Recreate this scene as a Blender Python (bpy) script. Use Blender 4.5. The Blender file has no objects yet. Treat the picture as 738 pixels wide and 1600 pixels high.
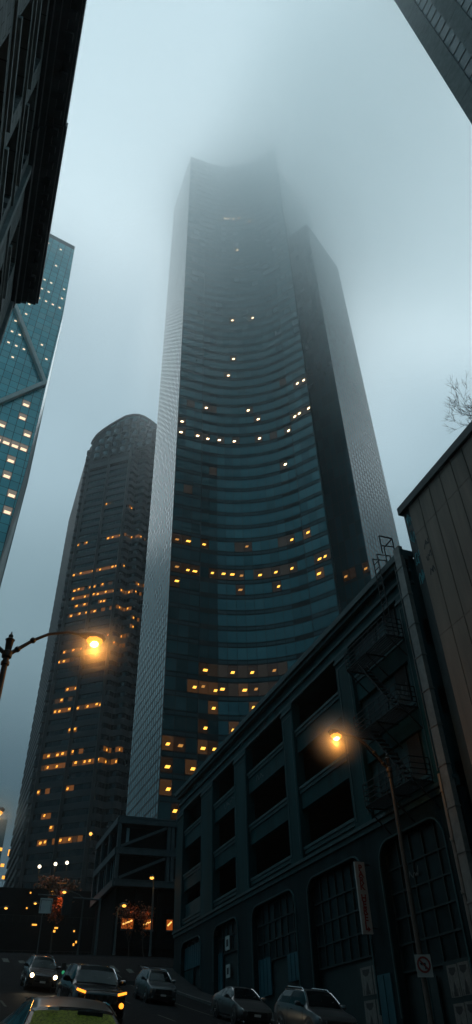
import bpy, math, random
import numpy as np
from mathutils import Vector, Matrix
random.seed(7)
R_ = math.radians
C = bpy.context.scene.collection
sc = bpy.context.scene

# ------------------------------------------------------------------ survey of the view (where things stand)
EYE = 1.6
F_PX = 1046.27
ROT = np.array([[0.9374456, -0.2076398, -0.2794306], [-0.3474693, -0.6075593, -0.7142385], [-0.0214663, 0.7666533, -0.6417023]])
def ray(x, y):
    d = ROT @ np.array([x - 369, -(y - 800), -F_PX]); return d / np.linalg.norm(d)
def az_el(x, y):
    d = ray(x, y); return math.atan2(d[0], d[1]), math.asin(d[2])
def at_dist(x, y, D):
    a, e = az_el(x, y); return (D * math.sin(a), D * math.cos(a), EYE + D * math.tan(e))
def ground(x, y):
    yy = min(max(y, -60.), 75.)
    z = .081 * yy + (.00078 * yy * yy if yy > 0 else 0)
    if y > 75: z += .01 * min(y - 75, 90)
    f = 1.0 if y < 62 else max(0, 1 - (y - 62) / 14)
    return z - (.045 + .0007 * max(yy, 0)) * (min(max(x, -6), 24) - 3) * f - .0

# ------------------------------------------------------------------ materials
def new_mat(name):
    m = bpy.data.materials.new(name); m.use_nodes = True
    return m, m.node_tree.nodes, m.node_tree.links, m.node_tree.nodes['Principled BSDF']
def mat(name, col, rough=.7, metal=0., noise=.25, scale=2., bump=0., bscale=None, spec=.5, streak=False, ior=1.5):
    m, N, L, P = new_mat(name)
    P.inputs['Roughness'].default_value = rough; P.inputs['Metallic'].default_value = metal
    P.inputs['Specular IOR Level'].default_value = spec; P.inputs['IOR'].default_value = ior
    tc = N.new('ShaderNodeTexCoord'); mp = N.new('ShaderNodeMapping')
    L.new(tc.outputs['Object'], mp.inputs[0])
    if streak: mp.inputs['Scale'].default_value = (1, 1, .12)
    n = N.new('ShaderNodeTexNoise'); n.inputs['Scale'].default_value = scale; n.inputs['Detail'].default_value = 6; n.inputs['Roughness'].default_value = .65
    L.new(mp.outputs[0], n.inputs[0])
    r = N.new('ShaderNodeValToRGB')
    a = [max(0, c * (1 - noise)) for c in col] + [1]; b = [min(1, c * (1 + noise)) for c in col] + [1]
    r.color_ramp.elements[0].color = a; r.color_ramp.elements[1].color = b
    r.color_ramp.elements[0].position = .3; r.color_ramp.elements[1].position = .7
    L.new(n.outputs[0], r.inputs[0]); L.new(r.outputs[0], P.inputs['Base Color'])
    if bump:
        n2 = N.new('ShaderNodeTexNoise'); n2.inputs['Scale'].default_value = bscale or scale * 6; n2.inputs['Detail'].default_value = 4
        L.new(tc.outputs['Object'], n2.inputs[0])
        bp = N.new('ShaderNodeBump'); bp.inputs['Strength'].default_value = bump; bp.inputs['Distance'].default_value = .05
        L.new(n2.outputs[0], bp.inputs['Height']); L.new(bp.outputs[0], P.inputs['Normal'])
    return m
def brick_mat(name, c1, c2, mortar, bw, bh, axis='yz', rough=.85, msize=.02):
    m, N, L, P = new_mat(name); P.inputs['Roughness'].default_value = rough
    tc = N.new('ShaderNodeTexCoord'); sp = N.new('ShaderNodeSeparateXYZ'); cb = N.new('ShaderNodeCombineXYZ')
    L.new(tc.outputs['Object'], sp.inputs[0]); L.new(sp.outputs[1 if axis == 'yz' else 0], cb.inputs[0]); L.new(sp.outputs[2], cb.inputs[1])
    b = N.new('ShaderNodeTexBrick'); b.inputs['Color1'].default_value = (*c1, 1); b.inputs['Color2'].default_value = (*c2, 1); b.inputs['Mortar'].default_value = (*mortar, 1)
    b.inputs['Scale'].default_value = 1; b.inputs['Brick Width'].default_value = bw; b.inputs['Row Height'].default_value = bh; b.inputs['Mortar Size'].default_value = msize
    L.new(cb.outputs[0], b.inputs['Vector'])
    n = N.new('ShaderNodeTexNoise'); n.inputs['Scale'].default_value = 1.3; n.inputs['Detail'].default_value = 8; L.new(tc.outputs['Object'], n.inputs[0])
    mx = N.new('ShaderNodeMix'); mx.data_type = 'RGBA'; mx.blend_type = 'MULTIPLY'; mx.inputs[0].default_value = .6
    rr = N.new('ShaderNodeValToRGB'); rr.color_ramp.elements[0].position = .3; rr.color_ramp.elements[0].color = (.45, .45, .45, 1); rr.color_ramp.elements[1].position = .7
    L.new(n.outputs[0], rr.inputs[0]); L.new(b.outputs['Color'], mx.inputs[6]); L.new(rr.outputs[0], mx.inputs[7]); L.new(mx.outputs[2], P.inputs['Base Color'])
    bp = N.new('ShaderNodeBump'); bp.inputs['Strength'].default_value = .5; bp.inputs['Distance'].default_value = .02; bp.invert = True
    L.new(b.outputs['Fac'], bp.inputs['Height']); L.new(bp.outputs[0], P.inputs['Normal'])
    return m
def emit(name, col, s, base=(.02, .02, .02)):
    m, N, L, P = new_mat(name)
    P.inputs['Base Color'].default_value = (*base, 1); P.inputs['Emission Color'].default_value = (*col, 1); P.inputs['Emission Strength'].default_value = s
    P.inputs['Roughness'].default_value = .15
    return m
def glass(name, col, rough=.06, ior=1.6, noise=.2, metal=0):
    m = mat(name, col, rough, metal, noise, .05, ior=ior)
    m.node_tree.nodes['Principled BSDF'].inputs['Specular Tint'].default_value = (.62, .95, 1, 1)   # coated teal glass
    return m

M = {}
# tower curtain walls
M['cc_a'] = glass('smoked curtain glass', (.026, .075, .085), .10, 1.9)
M['cc_b'] = glass('smoked curtain glass dark', (.018, .052, .060), .10, 1.8)
M['cc_c'] = glass('smoked curtain glass pale', (.040, .098, .108), .12, 2.0)
M['cc_frame'] = mat('dark anodised mullion', (.012, .016, .018), .4, 0, .1)
M['cc_span'] = mat('dark granite spandrel', (.020, .052, .058), .28, 0, .15, ior=1.55)
M['cc_louver'] = mat('plant louvre black', (.004, .006, .007), .6, 0, .1)
M['cc_core'] = mat('tower core dark', (.005, .008, .009), .5, 0, .1)
M['flank_a'] = glass('flank glass', (.07, .20, .22), .16, 1.6)  # flanks paler than the front glass: sky reflection put into the base colour
M['flank_b'] = glass('flank glass pale', (.11, .26, .28), .18, 1.7)
M['wing_a'] = glass('wing glass', (.05, .145, .16), .2, 1.5); M['wing_b'] = glass('wing glass pale', (.075, .19, .205), .2, 1.55)  # wing panes also paler than the front, reflected sky carried in the colour
M['muni_stone'] = mat('rose grey granite', (.020, .026, .028), .5, 0, .2, .4)
M['muni_glass'] = glass('bronze window glass', (.008, .012, .013), .08, 1.55)
M['muni_glass_b'] = glass('bronze window glass lighter', (.018, .024, .026), .1, 1.7)
M['muni_core'] = mat('granite shaft', (.011, .014, .015), .6, 0, .2)
M['muni_rim'] = glass('crown rim glass', (.12, .22, .22), .2, 1.6)
M['f5_a'] = glass('teal tower glass', (.16, .58, .64), .12, 2.4)
M['f5_b'] = glass('teal tower glass deep', (.13, .50, .57), .12, 2.3)
M['f5_c'] = glass('teal tower glass pale', (.20, .56, .60), .14, 2.4)
M['f5_frame'] = mat('teal mullion', (.02, .07, .08), .4, 0, .1)
M['f5_side'] = glass('pale facet glass', (.40, .52, .54), .2, 2.2)
M['f5_brace'] = mat('pale brace cladding', (.80, .80, .76), .4, 0, .08)
# lights
M['lamp_off'] = emit('office ceiling lamp', (1, .48, .065), 2.3)
M['lamp_up'] = emit('office ceiling lamp high', (1, .68, .38), 7)
M['room_a'] = emit('lit room behind glass', (.60, .25, .08), .02, (.01, .016, .018))
M['room_c'] = emit('lit room brighter', (.70, .30, .10), .06, (.01, .016, .018))
M['lamp_weak'] = emit('weak office lamp', (1, .45, .10), .55)
M['room_b'] = emit('dim room behind glass', (.50, .30, .17), .03, (.01, .014, .015))
M['muni_room'] = emit('lit bronze window', (.9, .30, .05), .16)
M['muni_lamp'] = emit('lit bronze window lamp', (1, .40, .05), 1.8)
M['f5_room'] = emit('lit teal room', (.75, .62, .5), .22, (.05, .12, .13))
M['f5_lamp'] = emit('teal tower ceiling lamp', (1, .76, .5), 1.3)
M['sodium'] = emit('sodium lamp glass', (1, .36, .04), 1.8)
M['bulb'] = emit('sodium bulb', (1, .62, .22), 14)
M['sodium_far'] = emit('sodium lamp far', (1, .42, .07), 2.2)
M['white_far'] = emit('white plaza lamp', (1, .85, .6), 3)
M['head'] = emit('headlight lens', (1, .72, .38), 12)
M['turn'] = emit('amber turn lamp', (1, .30, .025), 2.4)
M['orange_win'] = emit('orange lit window', (1, .20, .025), .30)
M['orange_win_b'] = emit('orange lit tube', (1, .5, .12), 2.0)
M['tail'] = emit('tail lamp', (1, .1, .02), .8)
M['green'] = emit('green signal lens', (.1, 1, .45), .25)
# street
M['asphalt'] = mat('wet asphalt', (.013, .014, .015), .8, 0, .35, 3, .35, 40, spec=.02)
M['walk'] = mat('pavement concrete', (.03, .032, .033), .9, 0, .25, 1.5, .25, 30, spec=.02)
M['kerb'] = mat('kerb concrete', (.07, .07, .068), .7, 0, .25, 2, spec=.05)
M['paint'] = mat('worn white road paint', (.10, .10, .09), .8, 0, .4, 6, spec=.0)
M['land'] = mat('city ground', (.012, .013, .014), .95, 0, .3, .1, spec=.0)
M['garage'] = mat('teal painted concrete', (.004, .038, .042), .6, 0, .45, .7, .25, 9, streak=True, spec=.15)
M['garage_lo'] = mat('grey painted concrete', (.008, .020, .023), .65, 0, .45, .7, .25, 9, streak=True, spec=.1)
M['garage_trim'] = mat('weathered teal trim', (.010, .046, .05), .6, 0, .4, 1.5, .2, 12)
M['void'] = mat('garage interior concrete', (.03, .032, .032), .9, 0, .3, 1)
M['oldglass'] = mat('grimy wired glass', (.006, .014, .016), .35, 0, .5, 1.2, spec=.2)
M['tealdoor'] = mat('turquoise painted steel', (.008, .065, .085), .5, 0, .25, 2)
M['iron'] = mat('black painted iron', (.012, .013, .014), .5, .3, .3, 8)
M['pipe'] = mat('grey metal duct', (.17, .165, .155), .5, .4, .25, 3)
M['beige'] = mat('brown precast panel', (.22, .165, .13), .75, 0, .28, 1.1, .35, 22, streak=True)
M['darkpanel'] = mat('dark green cladding', (.006, .018, .019), .6, 0, .3, 2)
M['graffiti'] = mat('faded graffiti paint', (.05, .30, .34), .6, 0, .4, 5)
M['chalk'] = mat('pale spray paint', (.10, .12, .12), .7, 0, .3, 5)
M['darkpaint'] = mat('dark spray paint', (.012, .012, .014), .6, 0, .3, 5)
M['redpaint'] = mat('dull red spray paint', (.09, .02, .02), .6, 0, .3, 5)
M['stone'] = brick_mat('grey stone blocks', (.30, .34, .335), (.22, .255, .25), (.05, .06, .06), 1.1, .5)
M['stone_plain'] = mat('dressed grey stone', (.28, .32, .315), .8, 0, .25, 1.2, .3, 14)
M['cornice'] = mat('dark copper cornice', (.012, .021, .024), .6, 0, .4, 2.5)
M['cornice_lip'] = mat('blue grey cornice lip', (.03, .05, .06), .45, 0, .3, 2.5)
M['win_dark'] = glass('dark window glass', (.008, .014, .016), .08, 1.5)
M['conc'] = mat('exposed aggregate concrete', (.16, .165, .155), .85, 0, .3, .8, .5, 20)
M['tr_glass'] = glass('green tinted glass', (.02, .095, .11), .3, 1.2)
M['tr_glass_b'] = glass('grey tinted glass', (.06, .10, .11), .3, 1.2)
M['steel'] = mat('weathered steel beam', (.04, .055, .06), .55, .2, .3, 1.5)
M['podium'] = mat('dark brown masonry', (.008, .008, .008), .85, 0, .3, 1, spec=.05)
M['far_wall'] = mat('pale blue far building', (.12, .19, .21), .7, 0, .2, .2)
M['lamp_iron'] = mat('dark bronze painted iron', (.045, .035, .028), .45, .3, .3, 6, .2, 60)
M['white_board'] = mat('white sign back', (.38, .40, .39), .5, 0, .1, 3)
M['sign_white'] = mat('white sign face', (.30, .31, .30), .45, 0, .15, 3)
M['sign_red'] = mat('dull red sign letters', (.20, .025, .02), .5, 0, .15, 6)
M['sign_black'] = mat('black sign paint', (.01, .01, .01), .5, 0, .1)
M['poster'] = mat('pale poster paper', (.12, .12, .11), .8, 0, .3, 6)
M['poster_ink'] = mat('poster ink', (.03, .028, .028), .8, 0, .3, 6)
M['bark'] = mat('dark bark', (.03, .026, .022), .9, 0, .3, 6)
M['leaf'] = mat('autumn leaves', (.16, .05, .012), .7, 0, .5, 2)
M['leaf_b'] = mat('dull green brown leaves', (.05, .04, .015), .7, 0, .4, 2)
# cars
def paint(name, c, rough=.22, metal=.6):
    m = mat(name, c, rough, metal, .05, 1)
    m.node_tree.nodes['Principled BSDF'].inputs['Coat Weight'].default_value = .2
    m.node_tree.nodes['Principled BSDF'].inputs['Coat Roughness'].default_value = .06
    return m
M['car_silver'] = paint('silver car paint', (.075, .085, .09), .3)
M['car_grey'] = paint('grey beige car paint', (.10, .10, .10), .28)
M['car_black'] = paint('black car paint', (.006, .006, .007), .15, .2)
M['car_brown'] = paint('tan grey car paint', (.07, .062, .055), .35)
M['car_dark'] = paint('charcoal car paint', (.02, .022, .026))
M['car_glass'] = glass('car window glass', (.004, .006, .007), .12, 1.28)
M['car_trim'] = mat('black car plastic', (.01, .01, .011), .5, 0, .2, 8)
M['tyre'] = mat('tyre rubber', (.012, .012, .012), .8, 0, .2, 8)
M['chrome'] = mat('chrome trim', (.55, .56, .57), .12, 1, .05)
M['lens_off'] = mat('clear headlight lens', (.25, .27, .28), .08, .3, .1)
M['plate'] = mat('licence plate', (.5, .5, .48), .5, 0, .1)
def misted():
    m, N, L, P = new_mat('misted windscreen')
    tc = N.new('ShaderNodeTexCoord'); n = N.new('ShaderNodeTexNoise'); n.inputs['Scale'].default_value = 26; n.inputs['Detail'].default_value = 8; n.inputs['Roughness'].default_value = .8
    L.new(tc.outputs['Object'], n.inputs[0]); r = N.new('ShaderNodeValToRGB')
    r.color_ramp.elements[0].position = .35; r.color_ramp.elements[0].color = (.012, .022, .003, 1); r.color_ramp.elements[1].position = .62; r.color_ramp.elements[1].color = (.26, .31, .03, 1)  # yellow green stands for lamp light, put into the colour of the fogged glass
    L.new(n.outputs[0], r.inputs[0]); L.new(r.outputs[0], P.inputs['Base Color'])
    P.inputs['Roughness'].default_value = .5; P.inputs['Specular IOR Level'].default_value = .08
    bp = N.new('ShaderNodeBump'); bp.inputs['Strength'].default_value = .6; bp.inputs['Distance'].default_value = .01
    L.new(n.outputs[0], bp.inputs['Height']); L.new(bp.outputs[0], P.inputs['Normal'])
    return m
M['misted'] = misted()

# ------------------------------------------------------------------ mesh builder
class MB:
    def __init__(s): s.v = []; s.f = []; s.m = []
    def face(s, pts, mi=0):
        i = len(s.v); s.v += [tuple(map(float, p)) for p in pts]; s.f.append(tuple(range(i, i + len(pts)))); s.m.append(mi); return s
    def box(s, x0, x1, y0, y1, z0, z1, mi=0, T=None):
        P = [(x, y, z) for z in (z0, z1) for y in (y0, y1) for x in (x0, x1)]
        if T is not None: P = [tuple(T @ Vector(p)) for p in P]
        i = len(s.v); s.v += P
        for q in ((0, 2, 3, 1), (4, 5, 7, 6), (0, 1, 5, 4), (2, 6, 7, 3), (0, 4, 6, 2), (1, 3, 7, 5)):
            s.f.append(tuple(i + k for k in q)); s.m.append(mi)
        return s
    def prism(s, poly, z0, z1, mi=0, top=None):
        n = len(poly); i = len(s.v)
        s.v += [(p[0], p[1], z0) for p in poly] + [(p[0], p[1], (z1 if top is None else top[k])) for k, p in enumerate(poly)]
        for k in range(n):
            s.f.append((i + k, i + (k + 1) % n, i + n + (k + 1) % n, i + n + k)); s.m.append(mi)
        s.f.append(tuple(i + n + k for k in range(n))); s.m.append(mi)
        s.f.append(tuple(i + k for k in reversed(range(n)))); s.m.append(mi)
        return s
    def bar(s, a, b, w, h=None, mi=0, up=(0, 0, 1)):
        a = Vector(a); b = Vector(b); d = (b - a); L = d.length
        if L < 1e-6: return s
        d.normalize(); u = Vector(up)
        if abs(d.dot(u)) > .98: u = Vector((1, 0, 0))
        x = d.cross(u).normalized(); z = x.cross(d)
        T = Matrix((( x[0], d[0], z[0], a[0]), (x[1], d[1], z[1], a[1]), (x[2], d[2], z[2], a[2]), (0, 0, 0, 1)))
        h = h or w
        return s.box(-w / 2, w / 2, 0, L, -h / 2, h / 2, mi, T)
    def tube(s, pts, rads, n=8, mi=0, caps=True):
        pts = [Vector(p) for p in pts]
        if not hasattr(rads, '__len__'): rads = [rads] * len(pts)
        base = len(s.v)
        for k, p in enumerate(pts):
            d = (pts[min(k + 1, len(pts) - 1)] - pts[max(k - 1, 0)]).normalized()
            u = Vector((0, 0, 1)) if abs(d.z) < .95 else Vector((1, 0, 0))
            x = d.cross(u).normalized(); y = d.cross(x)
            for j in range(n):
                a = 2 * math.pi * j / n; s.v.append(tuple(p + (x * math.cos(a) + y * math.sin(a)) * rads[k]))
        for k in range(len(pts) - 1):
            for j in range(n):
                a = base + k * n + j; b = base + k * n + (j + 1) % n
                s.f.append((a, b, b + n, a + n)); s.m.append(mi)
        if caps:
            s.f.append(tuple(base + j for j in reversed(range(n)))); s.m.append(mi)
            s.f.append(tuple(base + (len(pts) - 1) * n + j for j in range(n))); s.m.append(mi)
        return s
    def ball(s, c, r, mi=0, sz=1.0, n=8):
        rings = n // 2 + 1
        pts = []; rad = []
        for k in range(rings + 1):
            t = math.pi * k / rings; pts.append((c[0], c[1], c[2] - r * sz * math.cos(t))); rad.append(max(r * math.sin(t), .001))
        base = len(s.v)
        for p, q in zip(pts, rad):
            for j in range(n): a = 2 * math.pi * j / n; s.v.append((p[0] + q * math.cos(a), p[1] + q * math.sin(a), p[2]))
        for k in range(rings):
            for j in range(n):
                a = base + k * n + j; b = base + k * n + (j + 1) % n
                s.f.append((a, b, b + n, a + n)); s.m.append(mi)
        return s
    def build(s, name, mats, parent=None, smooth=False, recalc=False):
        me = bpy.data.meshes.new(name); me.from_pydata(s.v, [], s.f)
        if not isinstance(mats, (list, tuple)): mats = [mats]
        for m in mats: me.materials.append(M[m] if isinstance(m, str) else m)
        me.polygons.foreach_set('material_index', s.m)
        if smooth:
            me.polygons.foreach_set('use_smooth', [True] * len(s.f))
            me.set_sharp_from_angle(angle=R_(38))
        if recalc:
            import bmesh
            bm = bmesh.new(); bm.from_mesh(me); bmesh.ops.remove_doubles(bm, verts=bm.verts, dist=.0005)
            bmesh.ops.recalc_face_normals(bm, faces=bm.faces); bm.to_mesh(me); bm.free()
            if smooth: me.set_sharp_from_angle(angle=R_(38))
        me.update()
        o = bpy.data.objects.new(name, me); C.objects.link(o)
        if parent is not None: o.parent = parent
        return o
def tag(o, label, cat, group=None, kind=None):
    if label: o['label'] = label
    if cat: o['category'] = cat
    if group: o['group'] = group
    if kind: o['kind'] = kind
    return o
def thing(name, label, cat, loc=(0, 0, 0), group=None, rz=0):
    o = bpy.data.objects.new(name, None); C.objects.link(o); o.location = loc; o.rotation_euler = (0, 0, rz)
    return tag(o, label, cat, group)
def struct(o): o['kind'] = 'structure'; return o

# ------------------------------------------------------------------ world, sun, camera
sc.world = bpy.data.worlds.new('World'); sc.world.use_nodes = True
wn, wl = sc.world.node_tree.nodes, sc.world.node_tree.links
wn.clear()
out = wn.new('ShaderNodeOutputWorld'); bg = wn.new('ShaderNodeBackground'); bg2 = wn.new('ShaderNodeBackground'); add = wn.new('ShaderNodeAddShader')
sky = wn.new('ShaderNodeTexSky'); sky.sky_type = 'NISHITA'; sky.sun_disc = False
SUN_EL, SUN_AZ = R_(70), R_(27)
sky.sun_elevation = SUN_EL; sky.sun_rotation = SUN_AZ
bg.inputs[1].default_value = .006
wl.new(sky.outputs[0], bg.inputs[0])
tc = wn.new('ShaderNodeTexCoord'); sep = wn.new('ShaderNodeSeparateXYZ'); wl.new(tc.outputs['Generated'], sep.inputs[0])
ramp = wn.new('ShaderNodeValToRGB'); wl.new(sep.outputs[2], ramp.inputs[0])     # sine of elevation
ramp.color_ramp.interpolation = 'EASE'
stops = [(0.0, (.008, .022, .028)), (.28, (.055, .105, .125)), (.50, (.19, .295, .335)), (.72, (.345, .485, .55)), (.88, (.43, .57, .635)), (1.0, (.22, .36, .44))]
cr = ramp.color_ramp
cr.elements[0].position, cr.elements[0].color = stops[0][0], (*stops[0][1], 1)
cr.elements[1].position, cr.elements[1].color = stops[-1][0], (*stops[-1][1], 1)
for p, c in stops[1:-1]:
    e = cr.elements.new(p); e.color = (*c, 1)
dot = wn.new('ShaderNodeVectorMath'); dot.operation = 'DOT_PRODUCT'; wl.new(tc.outputs['Generated'], dot.inputs[0])
dv = Vector((math.sin(R_(42)), math.cos(R_(42)), 0.0)); dot.inputs[1].default_value = dv
mr = wn.new('ShaderNodeMapRange'); mr.interpolation_type = 'SMOOTHSTEP'
mr.inputs['From Min'].default_value = -.5; mr.inputs['From Max'].default_value = .12; mr.inputs['To Min'].default_value = .60; mr.inputs['To Max'].default_value = 1
wl.new(dot.outputs['Value'], mr.inputs['Value'])
# soft patches in the cloud
nz = wn.new('ShaderNodeTexNoise'); nz.inputs['Scale'].default_value = 2.2; nz.inputs['Detail'].default_value = 3; wl.new(tc.outputs['Generated'], nz.inputs[0])
nr = wn.new('ShaderNodeMapRange'); nr.inputs['From Min'].default_value = .3; nr.inputs['From Max'].default_value = .7; nr.inputs['To Min'].default_value = .88; nr.inputs['To Max'].default_value = 1.12
wl.new(nz.outputs[0], nr.inputs['Value'])
mul = wn.new('ShaderNodeMath'); mul.operation = 'MULTIPLY'; wl.new(mr.outputs[0], mul.inputs[0]); wl.new(nr.outputs[0], mul.inputs[1])
tint = wn.new('ShaderNodeMix'); tint.data_type = 'RGBA'; tint.inputs[6].default_value = (.50, .98, 1.08, 1); tint.inputs[7].default_value = (1, 1, 1, 1)
tr_ = wn.new('ShaderNodeMapRange'); tr_.inputs['From Min'].default_value = -.5; tr_.inputs['From Max'].default_value = .12; wl.new(dot.outputs['Value'], tr_.inputs['Value']); wl.new(tr_.outputs[0], tint.inputs[0])
tm = wn.new('ShaderNodeMix'); tm.data_type = 'RGBA'; tm.blend_type = 'MULTIPLY'; tm.inputs[0].default_value = 1; wl.new(ramp.outputs[0], tm.inputs[6]); wl.new(tint.outputs[2], tm.inputs[7])
wl.new(tm.outputs[2], bg2.inputs[0]); wl.new(mul.outputs[0], bg2.inputs[1])
wl.new(bg.outputs[0], add.inputs[0]); wl.new(bg2.outputs[0], add.inputs[1]); wl.new(add.outputs[0], out.inputs[0])

sl = bpy.data.lights.new('sun', 'SUN'); sl.energy = 1.25; sl.angle = R_(80); sl.color = (.90, .98, 1.0)
so = bpy.data.objects.new('sun', sl); C.objects.link(so)
sd = Vector((math.sin(SUN_AZ) * math.cos(SUN_EL), math.cos(SUN_AZ) * math.cos(SUN_EL), math.sin(SUN_EL)))
so.rotation_euler = sd.to_track_quat('Z', 'Y').to_euler(); so.location = (0, 0, 60)

cam = bpy.data.cameras.new('camera'); co = bpy.data.objects.new('camera', cam); C.objects.link(co)
cam.sensor_fit = 'VERTICAL'; cam.sensor_height = 36; cam.lens = 36 * F_PX / 1600; cam.clip_end = 3000; cam.clip_start = .05
Mw = Matrix([list(map(float, r)) for r in ROT]).to_4x4(); Mw.translation = (0, 0, EYE); co.matrix_world = Mw
sc.camera = co
sc.view_settings.view_transform = 'Standard'; sc.view_settings.look = 'None'; sc.view_settings.exposure = 0; sc.view_settings.gamma = 1
sc.cycles.use_denoising = True
sc.cycles.max_bounces = 12; sc.cycles.diffuse_bounces = 2; sc.cycles.glossy_bounces = 3; sc.cycles.transmission_bounces = 2
sc.cycles.volume_bounces = 10; sc.cycles.caustics_reflective = False; sc.cycles.caustics_refractive = False
sc.cycles.sample_clamp_indirect = 3

# ------------------------------------------------------------------ haze and the low cloud
def volume_mat(name, dens, col, g):
    m = bpy.data.materials.new(name); m.use_nodes = True; N, L = m.node_tree.nodes, m.node_tree.links
    N.clear(); o = N.new('ShaderNodeOutputMaterial'); p = N.new('ShaderNodeVolumePrincipled')
    p.inputs['Color'].default_value = (*col, 1); p.inputs['Density'].default_value = dens; p.inputs['Anisotropy'].default_value = g
    L.new(p.outputs[0], o.inputs['Volume']); return m, p, N, L
hm, _, _, _ = volume_mat('haze air', .00022, (.88, .97, 1.0), .7)
hz = MB().box(-300, 330, -260, 480, -9, 292).build('haze', hm); tag(hz, None, None, None, 'stuff')

exec_fog = True
if exec_fog:
    fm, p, N, L = volume_mat('low cloud', 1, (.975, .997, 1.0), .8)
    tcn = N.new('ShaderNodeTexCoord'); sp = N.new('ShaderNodeSeparateXYZ'); L.new(tcn.outputs['Object'], sp.inputs[0])
    # thickens upward and to the east of the tower, ragged by noise
    no = N.new('ShaderNodeTexNoise'); no.inputs['Scale'].default_value = .03; no.inputs['Detail'].default_value = 5; no.inputs['Distortion'].default_value = .4
    L.new(tcn.outputs['Object'], no.inputs[0])
    def math_(op, a, b):
        n = N.new('ShaderNodeMath'); n.operation = op
        for k, v in enumerate((a, b)):
            if isinstance(v, (int, float)): n.inputs[k].default_value = v
            else: L.new(v, n.inputs[k])
        return n.outputs[0]
    zz = math_('MULTIPLY', math_('SUBTRACT', sp.outputs[2], 246.), 1 / 60.)       # height above the cloud foot
    xx = math_('MULTIPLY', math_('SUBTRACT', sp.outputs[0], 34.), 1 / 36.)
    s_ = math_('ADD', zz, math_('MAXIMUM', math_('MINIMUM', xx, .62), -.5))
    s_ = math_('ADD', s_, math_('MULTIPLY', math_('SUBTRACT', no.outputs[0], .5), 1.4))
    s_ = math_('MAXIMUM', s_, 0.)
    dn = math_('MULTIPLY', math_('MULTIPLY', s_, s_), .026)
    veil = math_('MINIMUM', math_('MULTIPLY', math_('POWER', math_('MAXIMUM', math_('SUBTRACT', sp.outputs[2], 92.), 0.), 2.), 2.4e-6), .023)
    dn = math_('ADD', math_('MINIMUM', dn, .028), veil)
    clamp = lambda a: math_('MINIMUM', math_('MAXIMUM', a, 0.), 1.)
    high = clamp(math_('MULTIPLY', math_('SUBTRACT', sp.outputs[2], 205.), 1 / 50.))
    mx_ = math_('MAXIMUM', clamp(math_('MULTIPLY', math_('SUBTRACT', sp.outputs[0], 14.), 1 / 20.)), .12)
    mx_ = math_('MULTIPLY', mx_, clamp(math_('MULTIPLY', math_('SUBTRACT', 116., sp.outputs[0]), 1 / 44.)))
    mx_ = math_('MAXIMUM', mx_, high)
    mx_ = math_('MULTIPLY', mx_, clamp(math_('MULTIPLY', math_('SUBTRACT', 210., sp.outputs[0]), 1 / 60.)))
    mx_ = math_('MULTIPLY', mx_, clamp(math_('MULTIPLY', math_('ADD', 110., sp.outputs[0]), 1 / 60.)))
    mx_ = math_('MULTIPLY', mx_, math_('MULTIPLY', clamp(math_('MULTIPLY', math_('SUBTRACT', sp.outputs[1], -20.), 1 / 70.)), clamp(math_('MULTIPLY', math_('SUBTRACT', 160., sp.outputs[1]), 1 / 40.))))
    mx_ = math_('MULTIPLY', mx_, clamp(math_('MULTIPLY', math_('SUBTRACT', 302., sp.outputs[2]), 1 / 22.)))
    dn = math_('MULTIPLY', dn, mx_)
    L.new(dn, p.inputs['Density'])
    fg = MB().box(-110, 210, -20, 160, 90, 302).build('low_cloud', fm)
    tag(fg, 'grey low cloud swallowing the top of the tall curved tower', 'cloud', None, 'stuff')
    sc.cycles.volume_step_rate = 4; sc.cycles.volume_max_steps = 128

# ------------------------------------------------------------------ ground, road, pavements
def sheet(xs, ys, dz, name, m, parent=None):
    b = MB(); b.v = [(x, y, ground(x, y) + dz) for y in ys for x in xs]; nx = len(xs)
    for j in range(len(ys) - 1):
        for i in range(nx - 1):
            a = j * nx + i; b.f.append((a, a + 1, a + nx + 1, a + nx)); b.m.append(0)
    return b.build(name, m, parent)
fr = lambda a, b, s: [a + (b - a) * k / max(1, round((b - a) / s)) for k in range(max(1, round((b - a) / s)) + 1)]
gx = [-299, -200, -120, -60, -30] + fr(-10, 30, 4) + [45, 80, 140, 220, 329]; gy = [-259, -180, -120, -60] + fr(-50, 180, 5) + [240, 320, 400, 479]
struct(sheet(gx, gy, -.05, 'ground', 'land'))
struct(sheet(fr(.3, 17, 2.4), fr(-40, 71, 3), 0.0, 'road', 'asphalt'))
struct(sheet(fr(-60, 80, 5), fr(71.0, 83, 3), 0.002, 'cross_street', 'asphalt'))
struct(sheet(fr(-1, 16.6, 2.4), fr(83, 200, 5), 0.0, 'road_beyond', 'asphalt'))
struct(sheet(fr(-4.4, .0, 1.1), fr(-40, 70, 3), .13, 'pavement', 'walk'))
struct(sheet(fr(17.3, 20, 1.35), fr(-40, 70, 3), .13, 'pavement', 'walk'))
for x0 in (0.0, 17.0):
    b = MB()
    ys = fr(-40, 70, 3)
    for j in range(len(ys) - 1):
        y0, y1 = ys[j], ys[j + 1]; xm = x0 + .15
        p = [(x, y, ground(x, y) + dz) for y in (y0, y1) for x in (x0, x0 + .3) for dz in (-.03, .135)]
        b.v += p; i = len(b.v) - 8
        for q in ((1, 3, 7, 5), (0, 1, 5, 4), (2, 6, 7, 3)): b.f.append(tuple(i + k for k in q)); b.m.append(0)
    struct(b.build('kerb', 'kerb'))
b = MB()
def strip(b, x, y0, y1, w=.12):
    ys = fr(y0, y1, 2)
    for j in range(len(ys) - 1):
        b.face([(x - w / 2, ys[j], ground(x - w / 2, ys[j]) + .006), (x + w / 2, ys[j], ground(x + w / 2, ys[j]) + .006), (x + w / 2, ys[j + 1], ground(x + w / 2, ys[j + 1]) + .006), (x - w / 2, ys[j + 1], ground(x - w / 2, ys[j + 1]) + .006)])
strip(b, 14.2, -20, 66)
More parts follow.
